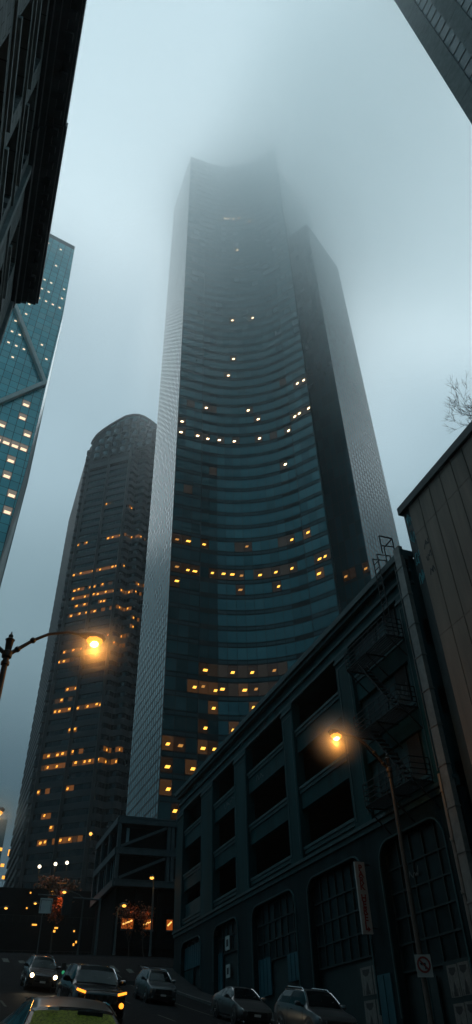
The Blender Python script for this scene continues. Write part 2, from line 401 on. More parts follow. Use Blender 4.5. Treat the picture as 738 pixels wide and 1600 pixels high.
for xl in (3.1, 6.8, 10.5):
    y = -18
    while y < 62: strip(b, xl, y, y + 3); y += 9
for k in range(12): strip(b, 1.4 + k * 1.3, 67.2, 70, .5)
struct(b.build('lane_markings', 'paint'))

# ------------------------------------------------------------------ towers
def seg_hit(segs, x, y, lean=None):
    d = ray(x, y); best = None
    for k, (P, Q, n) in enumerate(segs):
        dx, dy = Q[0] - P[0], Q[1] - P[1]; nx, ny = dy, -dx
        den = d[0] * nx + d[1] * ny
        if den >= 0: continue
        t = (P[0] * nx + P[1] * ny) / den
        u = ((d[0] * t - P[0]) * dx + (d[1] * t - P[1]) * dy) / (dx * dx + dy * dy)
        if 0 <= u < 1 and t > 0 and (best is None or t < best[3]): best = (k, u, EYE + d[2] * t, t)
    return best
def cell_pts(P, Q, n, b, z0, z1, off=.1, g=.05, lam=0):
    dx, dy = Q[0] - P[0], Q[1] - P[1]; L = math.hypot(dx, dy); ux, uy = dx / L, dy / L; ox, oy = uy * off, -ux * off
    a = b * L / n + g; c = (b + 1) * L / n - g
    return [(P[0] + ux * a + ox, P[1] + uy * a + oy, z0), (P[0] + ux * c + ox, P[1] + uy * c + oy, z0), (P[0] + ux * c + ox, P[1] + uy * c + oy, z1), (P[0] + ux * a + ox, P[1] + uy * a + oy, z1)]
def sub_rect(q, u0, u1, v0, v1, skew=0, off=.03):
    q = [Vector(p) for p in q]; nrm = (q[1] - q[0]).cross(q[3] - q[0]).normalized() * off
    f = lambda u, v: (q[0] * (1 - u) + q[1] * u) * (1 - v) + (q[3] * (1 - u) + q[2] * u) * v + nrm
    return [f(u0, v0), f(u1, v0), f(u1 + skew, v1), f(u0 + skew, v1)]
def lit_window(parent, q, room, lamp, wide=.55, nm='lit_window', lampless=False, tall=.20):
    if room == 'room_a' and random.random() < .3: room = 'room_c'
    if lamp == 'lamp_off' and random.random() < .15: lamp = 'lamp_weak'
    w = MB().face(q).build(nm, room, parent)
    if not lampless:
        u = random.uniform(.08, max(.09, .92 - wide)); v = random.uniform(.25, .5)
        MB().face(sub_rect(q, u, min(u + wide, .9), v, v + tall, .12)).build('ceiling_lamp', lamp, w)
    return w

# ---- the tall tower with the curved face
FH = 3.75
cc = thing('skyscraper', 'tallest dark glass tower with a concave curved face, its top lost in cloud', 'skyscraper', (45, 130, 0))
def own(o, root): o.parent = root; o.matrix_parent_inverse = Matrix.Translation(root.location).inverted(); return o
A = (28.7, 112.0); P1 = (35.2, 112.0); P2 = (55.4, 102.1); RR = (58.8, 97.2); II = (64.2, 105.2); TT = (68.4, 98.4); SS = (86.4, 109.8); BB = (28.3, 135.0)
cen = (35.2, 87.6); rad = 24.4
arc = []
NA = 12
a0 = math.atan2(P1[1] - cen[1], P1[0] - cen[0]); a1 = math.atan2(P2[1] - cen[1], P2[0] - cen[0])
for k in range(NA + 1):
    a = a0 + (a1 - a0) * k / NA; rr = rad + (math.hypot(P2[0] - cen[0], P2[1] - cen[1]) - rad) * k / NA
    arc.append((cen[0] + rr * math.cos(a), cen[1] + rr * math.sin(a)))
H1, H2 = 284.0, 231.0
core1 = [A] + arc + [RR, II, (84, 117), (82, 150), (44, 166), BB]
own(MB().prism(core1, -2, H1).build('core', 'cc_core'), cc)
own(MB().prism([(62.6, 107.8), TT, SS, (92, 140), (70, 146)], -2, H2).build('east_block', 'cc_core'), cc)
own(MB().prism([(p[0] + .0, p[1] + .25) for p in core1], H1 + .01, H1 + 1.6).build('parapet', 'cc_core'), cc)
frontseg = [(A, P1, 3)] + [(arc[k], arc[k + 1], 1) for k in range(NA)] + [(P2, RR, 3)]
recseg = [(II, TT, 5)]
lit = {}
def mark(store, segs, pts, kind, z0=6., fh=FH):
    for x, y in pts:
        h = seg_hit(segs, x, y)
        if h is None: continue
        k, u, z, _ = h; n = segs[k][2]
        store[(k, min(n - 1, int(u * n)), int((z - z0) // fh))] = kind
up = [(346, 344), (357, 346), (369, 346), (379, 345), (389, 343), (365, 393), (359, 506), (394, 504), (362, 564), (351, 588), (318, 635), (390, 641), (407, 653), (460, 600), (471, 596), (457, 650), (464, 646), (475, 642), (478, 652), (289, 656), (290, 671), (308, 677), (327, 681), (345, 685), (364, 687), (409, 684), (446, 672), (441, 722)]
lo = [(281, 848), (288, 848), (314, 855), (386, 861), (460, 846), (476, 841), (275, 892), (290, 894), (311, 898), (328, 901), (345, 904), (361, 904), (380, 905), (404, 905), (430, 900), (455, 894), (492, 881), (508, 873), (507, 896), (278, 911), (379, 929), (430, 922), (314, 1043), (361, 1047), (400, 1050), (433, 1048), (299, 1068), (317, 1073), (336, 1076), (355, 1079), (382, 1073), (400, 1076), (436, 1071), (326, 1102), (395, 1105), (316, 1130), (360, 1138), (267, 1153), (284, 1155), (315, 1160), (339, 1163), (263, 1217), (294, 1219), (258, 1229), (272, 1255), (259, 1250)]
dim = [(x, 1044 + (x - 370) ** 2 * -.0008 + 4) for x in (325, 340, 352, 372, 386, 412, 424, 445)] + [(x, 1077) for x in (326, 345, 368, 412, 424)] + [(338, 1104), (405, 1104), (375, 861), (300, 898), (338, 903), (417, 903), (442, 898), (448, 850), (324, 856), (312, 1161), (275, 1154), (300, 636), (330, 640), (425, 680), (300, 760), (447, 595), (330, 735)]
mark(lit, frontseg, dim, 'dim'); mark(lit, frontseg, up, 'up'); mark(lit, frontseg, lo, 'lo')
pan = MB(); spn = MB(); lou = MB()
nfl = int((H1 - 6) // FH)
for k, (P, Q, n) in enumerate(frontseg):
    arcseg = 1 <= k <= NA
    for b in range(n):
        for f in range(nfl):
            z = 6 + f * FH
            q = cell_pts(P, Q, n, b, z + 1.1, z + FH - .12, .1, .05)
            kind = lit.get((k, b, f))
            if kind == 'dim': own(lit_window(None, q, 'room_b', None, lampless=True), cc)
            elif kind: own(lit_window(None, q, 'room_a' if kind == 'lo' else 'room_b', 'lamp_off' if kind == 'lo' else 'lamp_up', random.uniform(.30, .48) if kind == 'lo' else .32), cc)
            else:
                j = random.uniform(-.02, .02); j2 = random.uniform(-.015, .015)
                q = [(p[0], p[1] + (j if i > 1 else -j) + (j2 if i in (1, 2) else -j2), p[2]) for i, p in enumerate(q)]
                r = random.random()
                mi = (0 if r < .82 else (1 if r < .93 else 2)) if arcseg else (0 if r < .45 else (1 if r < .75 else 2))
                pan.face(q, mi)
            s = cell_pts(P, Q, n, b, z + .18, z + .80, .1, .05)
            if arcseg and (k in (1, 2, 11, 12)): lou.face(cell_pts(P, Q, n, b, z + .02, z + 1.0, .14, 0)); 
            else: spn.face(s, 0)
own(pan.build('curtain_wall', ['cc_a', 'cc_b', 'cc_c']), cc); own(spn.build('spandrel_band', 'cc_span'), cc); lv = own(lou.build('louvre_band', 'cc_louver'), cc); lv['kind'] = 'stuff'
# corner fins
fin = MB()
for p in (P1, P2): fin.tube([(p[0], p[1] - .12, 2), (p[0], p[1] - .12, H1)], .09, 4)
own(fin.build('mullion', 'cc_frame'), cc)
def grid_face(root, name, segs, z0, z1, fh, mats, skip={}, gx=.13, gz=.16, off=.02, two=False, rnd=(.5, 1.0), jit=.006):
    g = MB()
    for k, (P, Q, n) in enumerate(segs):
        for b in range(n):
            f = 0; z = z0
            while z < z1 - .5:
                if (k, b, f) not in skip:
                    q = cell_pts(P, Q, n, b, z + gz / 2, min(z + fh, z1) - gz / 2, off, gx / 2)
                    j = random.uniform(-jit, jit)
                    q = [(p[0] + (j if i > 1 else -j), p[1] + (j if i > 1 else -j), p[2]) for i, p in enumerate(q)]
                    r = random.random(); g.face(q, 0 if r < rnd[0] else (1 if r < rnd[1] else 2))
                z += fh; f += 1
    o = g.build(name, mats); return own(o, root)
grid_face(cc, 'west_flank_glazing', [(BB, A, 15)], 6, H1, FH / 2, ['flank_a', 'flank_b'], gx=.56, gz=.42)
grid_face(cc, 'east_flank_glazing', [(RR, II, 6)], 6, H1, FH / 2, ['flank_a', 'flank_b'], gx=.56, gz=.42)
grid_face(cc, 'east_flank_glazing', [(II, (84, 117), 15)], H2, H1, FH / 2, ['flank_a', 'flank_b'], gx=.56, gz=.42)
grid_face(cc, 'east_block_glazing', [(TT, SS, 14)], 6, H2, FH / 2, ['wing_a', 'wing_b'], gx=.56, gz=.42)
rl = {}; mark(rl, recseg, [(545, 902), (568, 893)], 'lo'); mark(rl, recseg, [(555, 899)], 'dim')
for (k, b, f), kind in rl.items():
    q = cell_pts(II, TT, 5, b, 6 + f * FH + .8, 6 + (f + 1) * FH - .3, .1, .07)
    own(lit_window(None, q, 'room_a', 'lamp_off', .5, lampless=(kind == 'dim')), cc)
grid_face(cc, 'recess_glazing', recseg, 6, H2, FH, ['cc_b', 'cc_a'], rl, gx=.14, gz=.16)

# ---- the granite tower with the arched crown
mu = thing('skyscraper', 'dark granite office tower with an arched crown and bands of orange lit windows', 'skyscraper', (32, 240, 0))
M0 = (18.7, 235.0); M1 = (26.9, 228.5); M2 = (35.2, 222.0)
wave = []
for k in range(0, 25):
    x = 35.2 + k * .95; ph = (k * .95) / 5.7 * 2 * math.pi
    wave.append((x, 222.0 - (x - 35.2) * .13 - .95 * math.sin(ph) ** 1))
mcore = [(17.9, 238), M0, M1, M2] + wave[1:] + [(64, 262), (40, 300), (18.0, 294)]
own(MB().prism([(p[0] + .0, p[1] + .5) for p in mcore], -2, 236).build('shaft', 'muni_core'), mu)
# arched crown as one extruded gable
dirv = Vector((M2[0] - M0[0], M2[1] - M0[1], 0)).normalized(); back = Vector((-dirv.y, dirv.x, 0))
arch = [(18.2, 236.0), (18.6, 238.2), (19.9, 241.5), (22.3, 244.1), (25.3, 246.3), (28.3, 248.1), (31.4, 249.7), (34.6, 249.3), (37, 248.0), (39.4, 245.6), (42, 241.8), (44, 238.5), (45.3, 236.0)]
def apt(x, z, dpt): 
    t = (x - M0[0]) / dirv.x; p = Vector((M0[0], M0[1], 0)) + dirv * t + back * dpt; return (p.x, p.y, z)
g = MB(); n = len(arch)
g.v = [apt(x, z, .6) for x, z in arch] + [apt(x, z, 45) for x, z in arch]
g.f = [tuple(range(n)), tuple(range(2 * n - 1, n - 1, -1))] + [(i, i + 1, i + 1 + n, i + n) for i in range(n - 1)]; g.m = [0] * len(g.f)
own(g.build('crown', 'muni_core', recalc=True), mu)
rm = MB()
for i in range(n - 1): rm.bar(apt(arch[i][0], arch[i][1] + .1, .2), apt(arch[i + 1][0], arch[i + 1][1] + .1, .2), .9, .9)
own(rm.build('crown_rim', 'muni_stone'), mu)
rm = MB()
for i in range(4, n - 3):
    a_ = apt(arch[i][0], arch[i][1] - 1.2, .45); b_ = apt(arch[i + 1][0], arch[i + 1][1] - 1.2, .45)
    rm.bar(a_, b_, .3, 1.1)
own(rm.build('crown_rim_glazing', 'muni_rim'), mu)
MF = 3.9
mseg = [(M0, M1, 6), (M1, M2, 6)] + [(wave[k], wave[k + 1], 1) for k in range(14)]
mpx = [(163, 796), (207, 792), (124, 853), (134, 852), (168, 840), (178, 836), (190, 834), (206, 838), (219, 842), (116, 905), (124, 902), (142, 896), (155, 894), (173, 887), (184, 885), (194, 887), (160, 916), (146, 920), (137, 924), (120, 928), (114, 930), (217, 920), (179, 924), (189, 929), (202, 929), (211, 933), (165, 928), (149, 932), (142, 934), (131, 938), (115, 942), (163, 942), (155, 944), (130, 952), (120, 955), (145, 960), (111, 970), (122, 967), (131, 965), (174, 952), (186, 958), (199, 957), (209, 962), (208, 976), (171, 998), (178, 1002), (189, 1004), (100, 1017), (114, 1013), (126, 1010), (95, 1031), (100, 1034), (108, 1075), (116, 1076), (77, 1098), (92, 1098), (159, 1097), (83, 1117), (94, 1113), (110, 1109), (120, 1106), (136, 1103), (148, 1100), (116, 1143), (105, 1147), (166, 1179), (185, 1179), (74, 1189), (88, 1189), (95, 1183), (112, 1183), (72, 1207), (86, 1206), (118, 1200), (128, 1196), (138, 1193), (153, 1195), (166, 1196), (180, 1198), (104, 1245), (59, 1252), (67, 1271), (78, 1291), (112, 1307), (73, 1314), (93, 1313), (63, 1320), (60, 1328), (110, 1318)]
mdim = [(150, 895), (110, 907), (128, 927), (153, 931), (137, 937), (122, 940), (138, 950), (118, 968), (138, 963), (105, 1016), (103, 1112), (88, 1115), (130, 1105), (79, 1189), (104, 1183), (78, 1206), (123, 1198), (146, 1195), (159, 1196), (173, 1197), (195, 929), (192, 957), (181, 956), (184, 1003), (199, 836)]
ml = {}; mark(ml, mseg, mdim, 'dim', 4, MF); mark(ml, mseg, mpx, 'lo', 4, MF)
for (k, b, f), kind in list(ml.items()):
    for db in (-1, 1, 2):
        if random.random() < .5:
            nk = (k, b + db, f) if k < 2 else (k + db, 0, f)
            if 0 <= nk[1] < (6 if k < 2 else 1) and 0 <= nk[0] < 16 and (k < 2) == (nk[0] < 2): ml.setdefault(nk, 'dim')
dmw = MB()
wg = MB(); sp_ = MB()
zt_flat = 222
for k, (P, Q, n) in enumerate(mseg):
    for f in range(int((236 - 4) // MF)):
        z = 4 + f * MF
        if k < 2 and z > zt_flat - 3: continue
        for b in range(n):
            q = cell_pts(P, Q, n, b, z + 1.95, z + MF - .12, -.25, .06)
            kind = ml.get((k, b, f))
            if kind == 'dim': dmw.face(q, random.choice((0, 0, 1)))
            elif kind: own(lit_window(None, q, 'muni_room', 'muni_lamp', random.uniform(.35, .55), 'lit_window', kind == 'dim', .4), mu)
            else:
                r = random.random(); dark = (f * 7 + k) % 5 == 0
                wg.face(q, 1 if (r < .5 and not dark and b > n // 2) else 0)
        s = cell_pts(P, Q, 1, 0, z - .15, z + 1.9, .12, 0)
        # spandrel slab with depth
        i = cell_pts(P, Q, 1, 0, z - .15, z + 1.9, -.45, 0)
        sp_.v += s + i; o_ = len(sp_.v) - 8
        for fq in ((0, 1, 2, 3), (3, 2, 6, 7), (1, 0, 4, 5)): sp_.f.append(tuple(o_ + t for t in fq)); sp_.m.append(0)
o = own(wg.build('window_band', ['muni_glass', 'muni_glass_b']), mu); o['kind'] = 'stuff'
own(sp_.build('spandrel_band', 'muni_stone'), mu)
o = own(dmw.build('dim_window', ['muni_room', 'room_c']), mu); o['kind'] = 'stuff'
pr = MB()
for P in (M0, M1, M2):
    pr.box(P[0] - .55, P[0] + .55, P[1] - .75, P[1] + .6, -1, zt_flat if P is not M2 else 226)
for fz in (219.5,): pr.bar((M0[0], M0[1] - .3, fz), (M2[0], M2[1] - .3, fz), .9, 3.)
own(pr.build('pier', 'muni_stone'), mu)
# upper bays inside the gable
ub = MB(); ug = MB()
for r_, z in enumerate((224, 228.6, 233.2, 237.8, 242.4)):
    hw = [(20, 43.8), (20, 43.8), (21, 43.4), (23.5, 41.5), (27.5, 38)][r_]
    x = hw[0]
    while x < hw[1]:
        w = 2.3; zz = z + .6
        a_ = apt(x, zz, .25); b_ = apt(min(x + w, hw[1]), zz, .25)
        out_ = -back * (.7 if r_ % 1 == 0 else 0)
        m_ = [(a_[0] + b_[0]) / 2 + out_.x, (a_[1] + b_[1]) / 2 + out_.y]
        for (p, q2) in (((a_[0], a_[1]), m_), (m_, (b_[0], b_[1]))):
            ug.face([(p[0], p[1], z + 1.5), (q2[0], q2[1], z + 1.5), (q2[0], q2[1], z + 4.3), (p[0], p[1], z + 4.3)], 0 if random.random() < .6 else 1)
            ub.bar((p[0], p[1], z + .8), (q2[0], q2[1], z + .8), .5, 1.3)
        x += w * 1.5
        if random.random() < .8: ub.bar(b_[:2] + (z + .5,), b_[:2] + (z + 4.5,), .5)
own(ug.build('crown_window', ['muni_glass', 'muni_glass_b']), mu); own(ub.build('crown_sill', 'muni_stone'), mu)
# bay columns on the left corner and the far flank
bc = MB()
for f in range(int(232 // MF)):
    z = 4 + f * MF
    bc.tube([(17.9, 237.0, z), (17.9, 237.0, z + 1.9)], 1.15, 10); bc.box(17.3, 17.95, 239, 293, z, z + 1.9)
own(bc.build('bay_band', 'muni_stone'), mu)

# ---- the teal faceted tower
f5 = thing('skyscraper', 'teal faceted glass tower with white diagonal braces, behind the stone building', 'skyscraper', (-14, 118, 0))
fdir = Vector((8.9, 1.9, 0)).normalized()
def fpt(x, z, off=0): 
    t = (x + 14.8) / fdir.x; return (x + fdir.y * off, 116.1 + fdir.y * t - fdir.x * off, z)
EDGE = [(0, -6.5), (50, -5.6), (75, -5.0), (108, -4.1), (135, -4.3), (167, -4.5), (203, -6.0)]
OUT = [(0, -4.6), (50, -4.2), (75, -3.6), (106, -3.1), (137, -3.65), (151, -3.3), (203, -5.75)]
def itp(T, z):
    for (a, b), (c, d) in zip(T, T[1:]):
        if a <= z <= c: return b + (d - b) * (z - a) / (c - a)
    return T[-1][1]
zs = [-2, 50, 75, 108, 135, 167, 203]
c5 = MB()
for z0, z1 in zip(zs, zs[1:]):
    r0 = [fpt(-42, z0), fpt(itp(EDGE, z0), z0), (itp(OUT, z0) * 1.045, 124.0, z0), (-14, 150, z0), (-44, 140, z0)]
    r1 = [fpt(-42, z1), fpt(itp(EDGE, z1), z1), (itp(OUT, z1) * 1.045, 124.0, z1), (-14, 150, z1), (-44, 140, z1)]
    for i in range(5):
        j = (i + 1) % 5; c5.face([r0[i], r0[j], r1[j], r1[i]], 1 if i == 1 else 0)
c5.face(r1, 0)
own(c5.build('core', ['f5_frame', 'f5_side']), f5)
BW, FF = 2.0, 4.7
f5px = {}
def f5cell(x, y):
    d = ray(x, y); nx, ny = fdir.y, -fdir.x; t = (-14.8 * nx + 116.1 * ny) / (d[0] * nx + d[1] * ny); X = d[0] * t; z = EYE + d[2] * t
    return int((X + 42) // (BW * fdir.x)), int((z - 1) // FF)
for p in [(47, 632), (42, 651), (9, 661), (38, 673), (32, 694), (2, 683), (19, 736), (12, 759), (9, 783), (4, 806), (2, 705), (15, 707)]: f5px[f5cell(*p)] = 'big'
for p in [(29, 482), (38, 483), (34, 497), (44, 499), (20, 507), (16, 521), (25, 525), (12, 550), (26, 553), (37, 556), (65, 548), (75, 566), (23, 571), (34, 718), (60, 471), (68, 473), (84, 478), (66, 459), (73, 461), (80, 451), (102, 461), (99, 473), (97, 484), (104, 451), (77, 382), (95, 388), (104, 390), (85, 419), (71, 448)]: f5px.setdefault(f5cell(*p), 'small')
for p in [(54, 598), (48, 604), (30, 601), (5, 600), (12, 618), (15, 571), (9, 568), (40, 650), (15, 664), (30, 672), (24, 693), (90, 405), (88, 417), (60, 580)]: f5px.setdefault(f5cell(*p), 'dim')
fg5 = MB(); nb = int(38 / (BW * fdir.x)) + 1
for b in range(nb):
    for f in range(43):
        for half in (0, 1):
            z0 = 1 + f * FF + half * FF * .52; z1 = z0 + FF * (.52 if half == 0 else .48)
            if z1 > 203: continue
            xa = -42 + b * BW * fdir.x; xb = xa + BW * fdir.x
            if xa > itp(EDGE, z0) - .2: continue
            xb0 = min(xb, itp(EDGE, z0) - .02); xb1 = min(xb, itp(EDGE, z1) - .02)
            g_ = .06; q = [fpt(xa + g_, z0 + g_, .12), fpt(xb0 - g_, z0 + g_, .12), fpt(xb1 - g_, z1 - g_, .12), fpt(xa + g_, z1 - g_, .12)]
            kind = f5px.get((b, f)) if half == 1 else None
            if kind:
                w = MB().face(q).build('lit_window', 'f5_room' if kind == 'big' else 'f5_c'); own(w, f5)
                if kind == 'big': MB().face(sub_rect(q, .12, .85, .08, .45, .05)).build('ceiling_lamp', 'f5_lamp', w)
                elif kind == 'small': MB().face(sub_rect(q, .3, .62, .35, .6)).build('ceiling_lamp', 'f5_lamp', w)
            else:
                r = random.random(); fg5.face(q, 0 if r < .5 else (1 if r < .82 else 2))
o = own(fg5.build('curtain_wall', ['f5_a', 'f5_b', 'f5_c']), f5)
for a_, b_ in (((-31.9, 190), (-4.9, 135.8)), ((-4.9, 135.8), (-30, 99.6)), ((-30, 99.6), (-5.6, 52)), ((-31.9, 190), (-26, 203))):
    o = MB().bar(fpt(a_[0], a_[1], .5), fpt(b_[0], b_[1], .5), 1.0, 1.5, up=(fdir.y, -fdir.x, 0)).build('brace', 'f5_brace'); own(o, f5)
sd5 = MB()
for z0, z1 in zip(zs, zs[1:]):
    sd5.bar((itp(OUT, z0) * 1.045 - .2, 123.6, z0), (itp(OUT, z1) * 1.045 - .2, 123.6, z1), .35)
own(sd5.build('edge_trim', 'f5_frame'), f5)

# ---- pale far building at the left
fb = thing('apartment_building', 'small pale blue building far away at the foot of the granite tower', 'building', (2, 330, 0))
b = MB(); b.box(-18, 16.4, 330, 350, -2, 84); b.box(4, 16.4, 331, 350, 84, 90); own(b.build('wall', 'far_wall'), fb)
b = MB(); l_ = 0
for i in range(14):
    for f in range(22):
        if random.random() < .75: b.box(-17 + i * 2.4, -15.6 + i * 2.4, 329.9, 330.02, 4 + f * 3.6, 6.1 + f * 3.6)
o = own(b.build('window_grid', 'win_dark'), fb); o['kind'] = 'stuff'
for (x, y) in ((1, 1327), (16, 1330), (15, 1335), (6, 1371), (4, 1352)):
    p = at_dist(x, y, 329.8 / math.cos(az_el(x, y)[0])); 
    own(MB().box(p[0] - .7, p[0] + .7, 329.7, 329.88, p[2] - .6, p[2] + .6).build('lit_window', 'muni_lamp'), fb)

# ---- the concrete tower at the top right
tr = thing('skyscraper', 'concrete tower with tinted window strips cutting across the upper right corner', 'skyscraper', (49.4, 10, 0))
own(MB().box(49.8, 80, -25, 24.0, -2, 215).build('core', 'conc'), tr)
b = MB(); Y = 24.1
bands = []
while Y > -22: bands.append((Y - 3.05, Y)); Y -= 5.3
for y0, y1 in bands: b.box(49.25, 49.82, y0, y1, -2, 215.3)
b.box(49.9, 80, 24.0, 24.5, -2, 215.3)
own(b.build('concrete_pier', 'conc'), tr)
for y0, y1 in bands:
    b = MB(); fr_ = MB()
    z = 2
    while z < 213:
        b.face([(49.6, y0, z + .1), (49.6, y0 - 2.25, z + .1), (49.6, y0 - 2.25, z + 3.6), (49.6, y0, z + 3.6)], 0 if random.random() < .75 else 1); fr_.box(49.5, 49.79, y0 - 2.25, y0, z - .12, z + .1); z += 3.7
    wst = own(b.build('window_strip', ['tr_glass', 'tr_glass_b']), tr); fr_.build('transom_grid', 'cc_louver', wst)['kind'] = 'stuff'
b = MB()
for y0, y1 in bands:
    for z in range(8, 214, 11): b.box(49.235, 49.262, y0 + .05, y1 - .05, z, z + .07)
own(b.build('panel_joint', 'cc_louver'), tr)

# ------------------------------------------------------------------ parking garage
def scribble(b, o, u, w, n, s, seed, axis='x'):
    rnd = random.Random(seed); p = None
    for k in range(n):
        q = (u + (k / n) * w + rnd.uniform(-.1, .1) * s, rnd.uniform(0, 1) * s)
        if p is not None:
            a_ = (o[0], o[1] + p[0], o[2] + p[1]); c_ = (o[0], o[1] + q[0], o[2] + q[1]); b.bar(a_, c_, .05 * (.6 + s * .5), .012, up=(1, 0, 0))
        p = q
GX = 20.0
ga = thing('parking_garage', 'teal painted concrete parking garage with open dark decks and arched ground floor', 'parking garage', (GX, 47, 5))
pil = [(25.0, 26.6), (32.3, 34.1), (40.9, 42.7), (50.0, 52.7), (58.2, 61.4), (67.0, 69.3)]
rows = [(19.6, 21.7), (15.8, 18.1), (12.2, 14.45)]
gz = lambda y: ground(GX, y)
b = MB()
b.box(GX, GX + .4, 25.0, 69.3, 21.7, 23.55)
b.box(GX, GX + .4, 25.0, 69.3, 18.1, 19.6); b.box(GX, GX + .4, 25.0, 69.3, 14.45, 15.8); b.box(GX, GX + .4, 25.0, 69.3, 11.4, 12.2)
for y0, y1 in pil: b.box(GX - .22, GX + .42, y0, y1, 11.45, 21.68)
b.box(GX + .4, 48, 69.0, 69.3, 0, 23.5); b.box(GX + .4, 48, 25.0, 25.3, 0, 23.5); b.box(GX + .4, 48, 25.3, 69, 23.3, 23.55)
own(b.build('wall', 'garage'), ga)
b = MB()
b.box(GX - .45, GX + .38, 24.9, 69.5, 23.56, 23.95); b.box(GX - .30, GX - .003, 24.9, 69.45, 23.3, 23.555); b.box(GX - .12, GX - .002, 24.9, 69.4, 22.5, 22.68); b.box(GX - .16, GX - .003, 24.9, 69.4, 21.72, 21.9)
own(b.build('cornice', 'garage_trim'), ga)
b = MB(); b.box(GX - .32, GX - .003, 24.9, 69.4, 11.38, 11.55); b.box(GX - .2, GX - .002, 24.9, 69.4, 11.1, 11.36); own(b.build('string_course', 'garage_trim'), ga)
for (y0, y1), (y2, y3) in zip(pil, pil[1:]):
    for z0, z1 in rows:
        b = MB()
        b.box(GX - .13, GX + .41, y1 + .01, y2 - .01, z0 - .14, z0 + .03); b.box(GX - .07, GX - .002, y1 + .01, y2 - .01, z0 - .38, z0 - .14); own(b.build('sill', 'garage_trim'), ga)
# pilaster caps and inset panels
for y0, y1 in pil:
    b = MB()
    b.box(GX - .3, GX - .222, y0 - .05, y1 + .05, 21.2, 21.35); 
    for (za, zb) in ((11.9, 20.9),):
        b.box(GX - .245, GX - .222, y0 + .2, y0 + .28, za, zb); b.box(GX - .245, GX - .222, y1 - .28, y1 - .2, za, zb); b.box(GX - .245, GX - .222, y0 + .28, y1 - .28, zb - .08, zb)
    own(b.build('pilaster_moulding', 'garage_trim'), ga)
b = MB()
for z in (11.6, 15.2, 18.9): b.box(GX + .4, 47.9, 25.3, 69, z - .25, z)
b.box(34, 34.3, 25.3, 69, 0, 23.3)
for y0, y1 in pil[1:-1]:
    b.box(26, 26.6, y0, y0 + .6, 0, 23.3)
b.box(GX + 1.2, 47.9, 25.3, 69, 0, 2)
own(b.build('deck', 'void'), ga)
# infill of the near bay and lowest far bay
for z0, z1 in rows: own(MB().box(GX + .22, GX + .3, 26.61, 32.29, z0 + .03, z1).build('infill_panel', 'garage_trim'), ga)
own(MB().box(GX + .22, GX + .3, 61.41, 66.99, 12.23, 13.4).build('infill_panel', 'garage_trim'), ga)
for z0, z1 in rows:
    b = MB(); b.box(GX + .14, GX + .215, 27.4, 28.5, z0 + .03, z1 - .02); own(b.build('fire_door', 'void'), ga)
    b = MB(); b.box(GX + .16, GX + .215, 29.6, 31.6, z0 + .5, z1 - .25); own(b.build('window', 'oldglass'), ga)
# ground floor wall with rounded openings
top, lo_ = 11.08, 10.4
b = MB()
ops = [(26.6, 32.3), (34.1, 40.9), (42.7, 50.0), (52.7, 58.2), (61.4, 67.0)]
for y0, y1 in pil: b.box(GX - .1, GX + .35, y0 + (-.0), y1, 0, lo_ - 1.0 if True else 0)
b.box(GX - .1, GX + .35, 25.0, 69.3, lo_, top)
for y0, y1 in pil: b.box(GX - .1, GX + .35, y0, y1, lo_ - 1.0, lo_)
for y0, y1 in ops:
    for s, yc in ((1, y0), (-1, y1)):
        pts = [(yc, lo_ - 1.0), (yc, lo_), (yc + s * 1.0, lo_)] + [(yc + s * (1 - math.cos(a)), lo_ - 1 + math.sin(a)) for a in [math.pi / 2 * t / 5 for t in (4, 3, 2, 1)]]
        # front and soffit of the rounded corner
        b.face([(GX - .1, p[0], p[1]) for p in pts])
        cur = [(yc + s * (1 - math.cos(a)), lo_ - 1 + math.sin(a)) for a in [math.pi / 2 * t / 5 for t in range(6)]]
        for p, q in zip(cur, cur[1:]): b.face([(GX - .1, p[0], p[1]), (GX - .1, q[0], q[1]), (GX + .35, q[0], q[1]), (GX + .35, p[0], p[1])])
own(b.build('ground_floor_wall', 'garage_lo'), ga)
for y0, y1 in ops:
    b = MB()
    cur = [(y0 + .02, gz(y0) + 1.0), (y0 + .02, lo_ - 1)] + [(y0 + (1 - math.cos(a)), lo_ - 1 + math.sin(a)) for a in [math.pi / 2 * t / 5 for t in range(1, 6)]] + [(y1 - (1 - math.cos(a)), lo_ - 1 + math.sin(a)) for a in [math.pi / 2 * t / 5 for t in range(5, -1, -1)]] + [(y1 - .02, gz(y1) + 1.0)]
    for p, q in zip(cur, cur[1:]): b.bar((GX - .13, p[0], p[1]), (GX - .13, q[0], q[1]), .1, .08)
    own(b.build('arch_moulding', 'garage_trim'), ga)
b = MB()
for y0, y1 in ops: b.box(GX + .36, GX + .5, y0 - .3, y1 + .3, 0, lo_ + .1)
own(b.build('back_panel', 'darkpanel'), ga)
for i, (y0, y1) in enumerate(ops):
    base = gz((y0 + y1) / 2)
    zl = base + 3.0 if i != 4 else base + 1.6
    w = MB(); w.box(GX + .3, GX + .35, y0 + .1, y1 - .1, zl, lo_ - .1); w = own(w.build('window', 'oldglass'), ga)
    m_ = MB(); nx = int((y1 - y0) / .95)
    for k in range(nx + 1): y = y0 + .1 + (y1 - y0 - .2) * k / nx; m_.box(GX + .22, GX + .298, y - .04, y + .04, zl, lo_ - .05)
    z = zl
    while z < lo_ - .3: m_.box(GX + .21, GX + .296, y0 + .1, y1 - .1, z - .04, z + .04); z += 1.05
    m_.build('muntin', 'darkpanel', w)
    for zz, yy in ((zl + 1.05, 1), (zl + 2.1, 3), (zl, 4)): 
        if zz < lo_ - 1.1 and yy < nx - 1:
            ya = y0 + .1 + (y1 - y0 - .2) * yy / nx; MB().box(GX + .285, GX + .2985, ya + .06, ya + (y1 - y0 - .2) / nx - .06, zz + .06, zz + .99).build('replaced_pane', 'garage_lo', w)
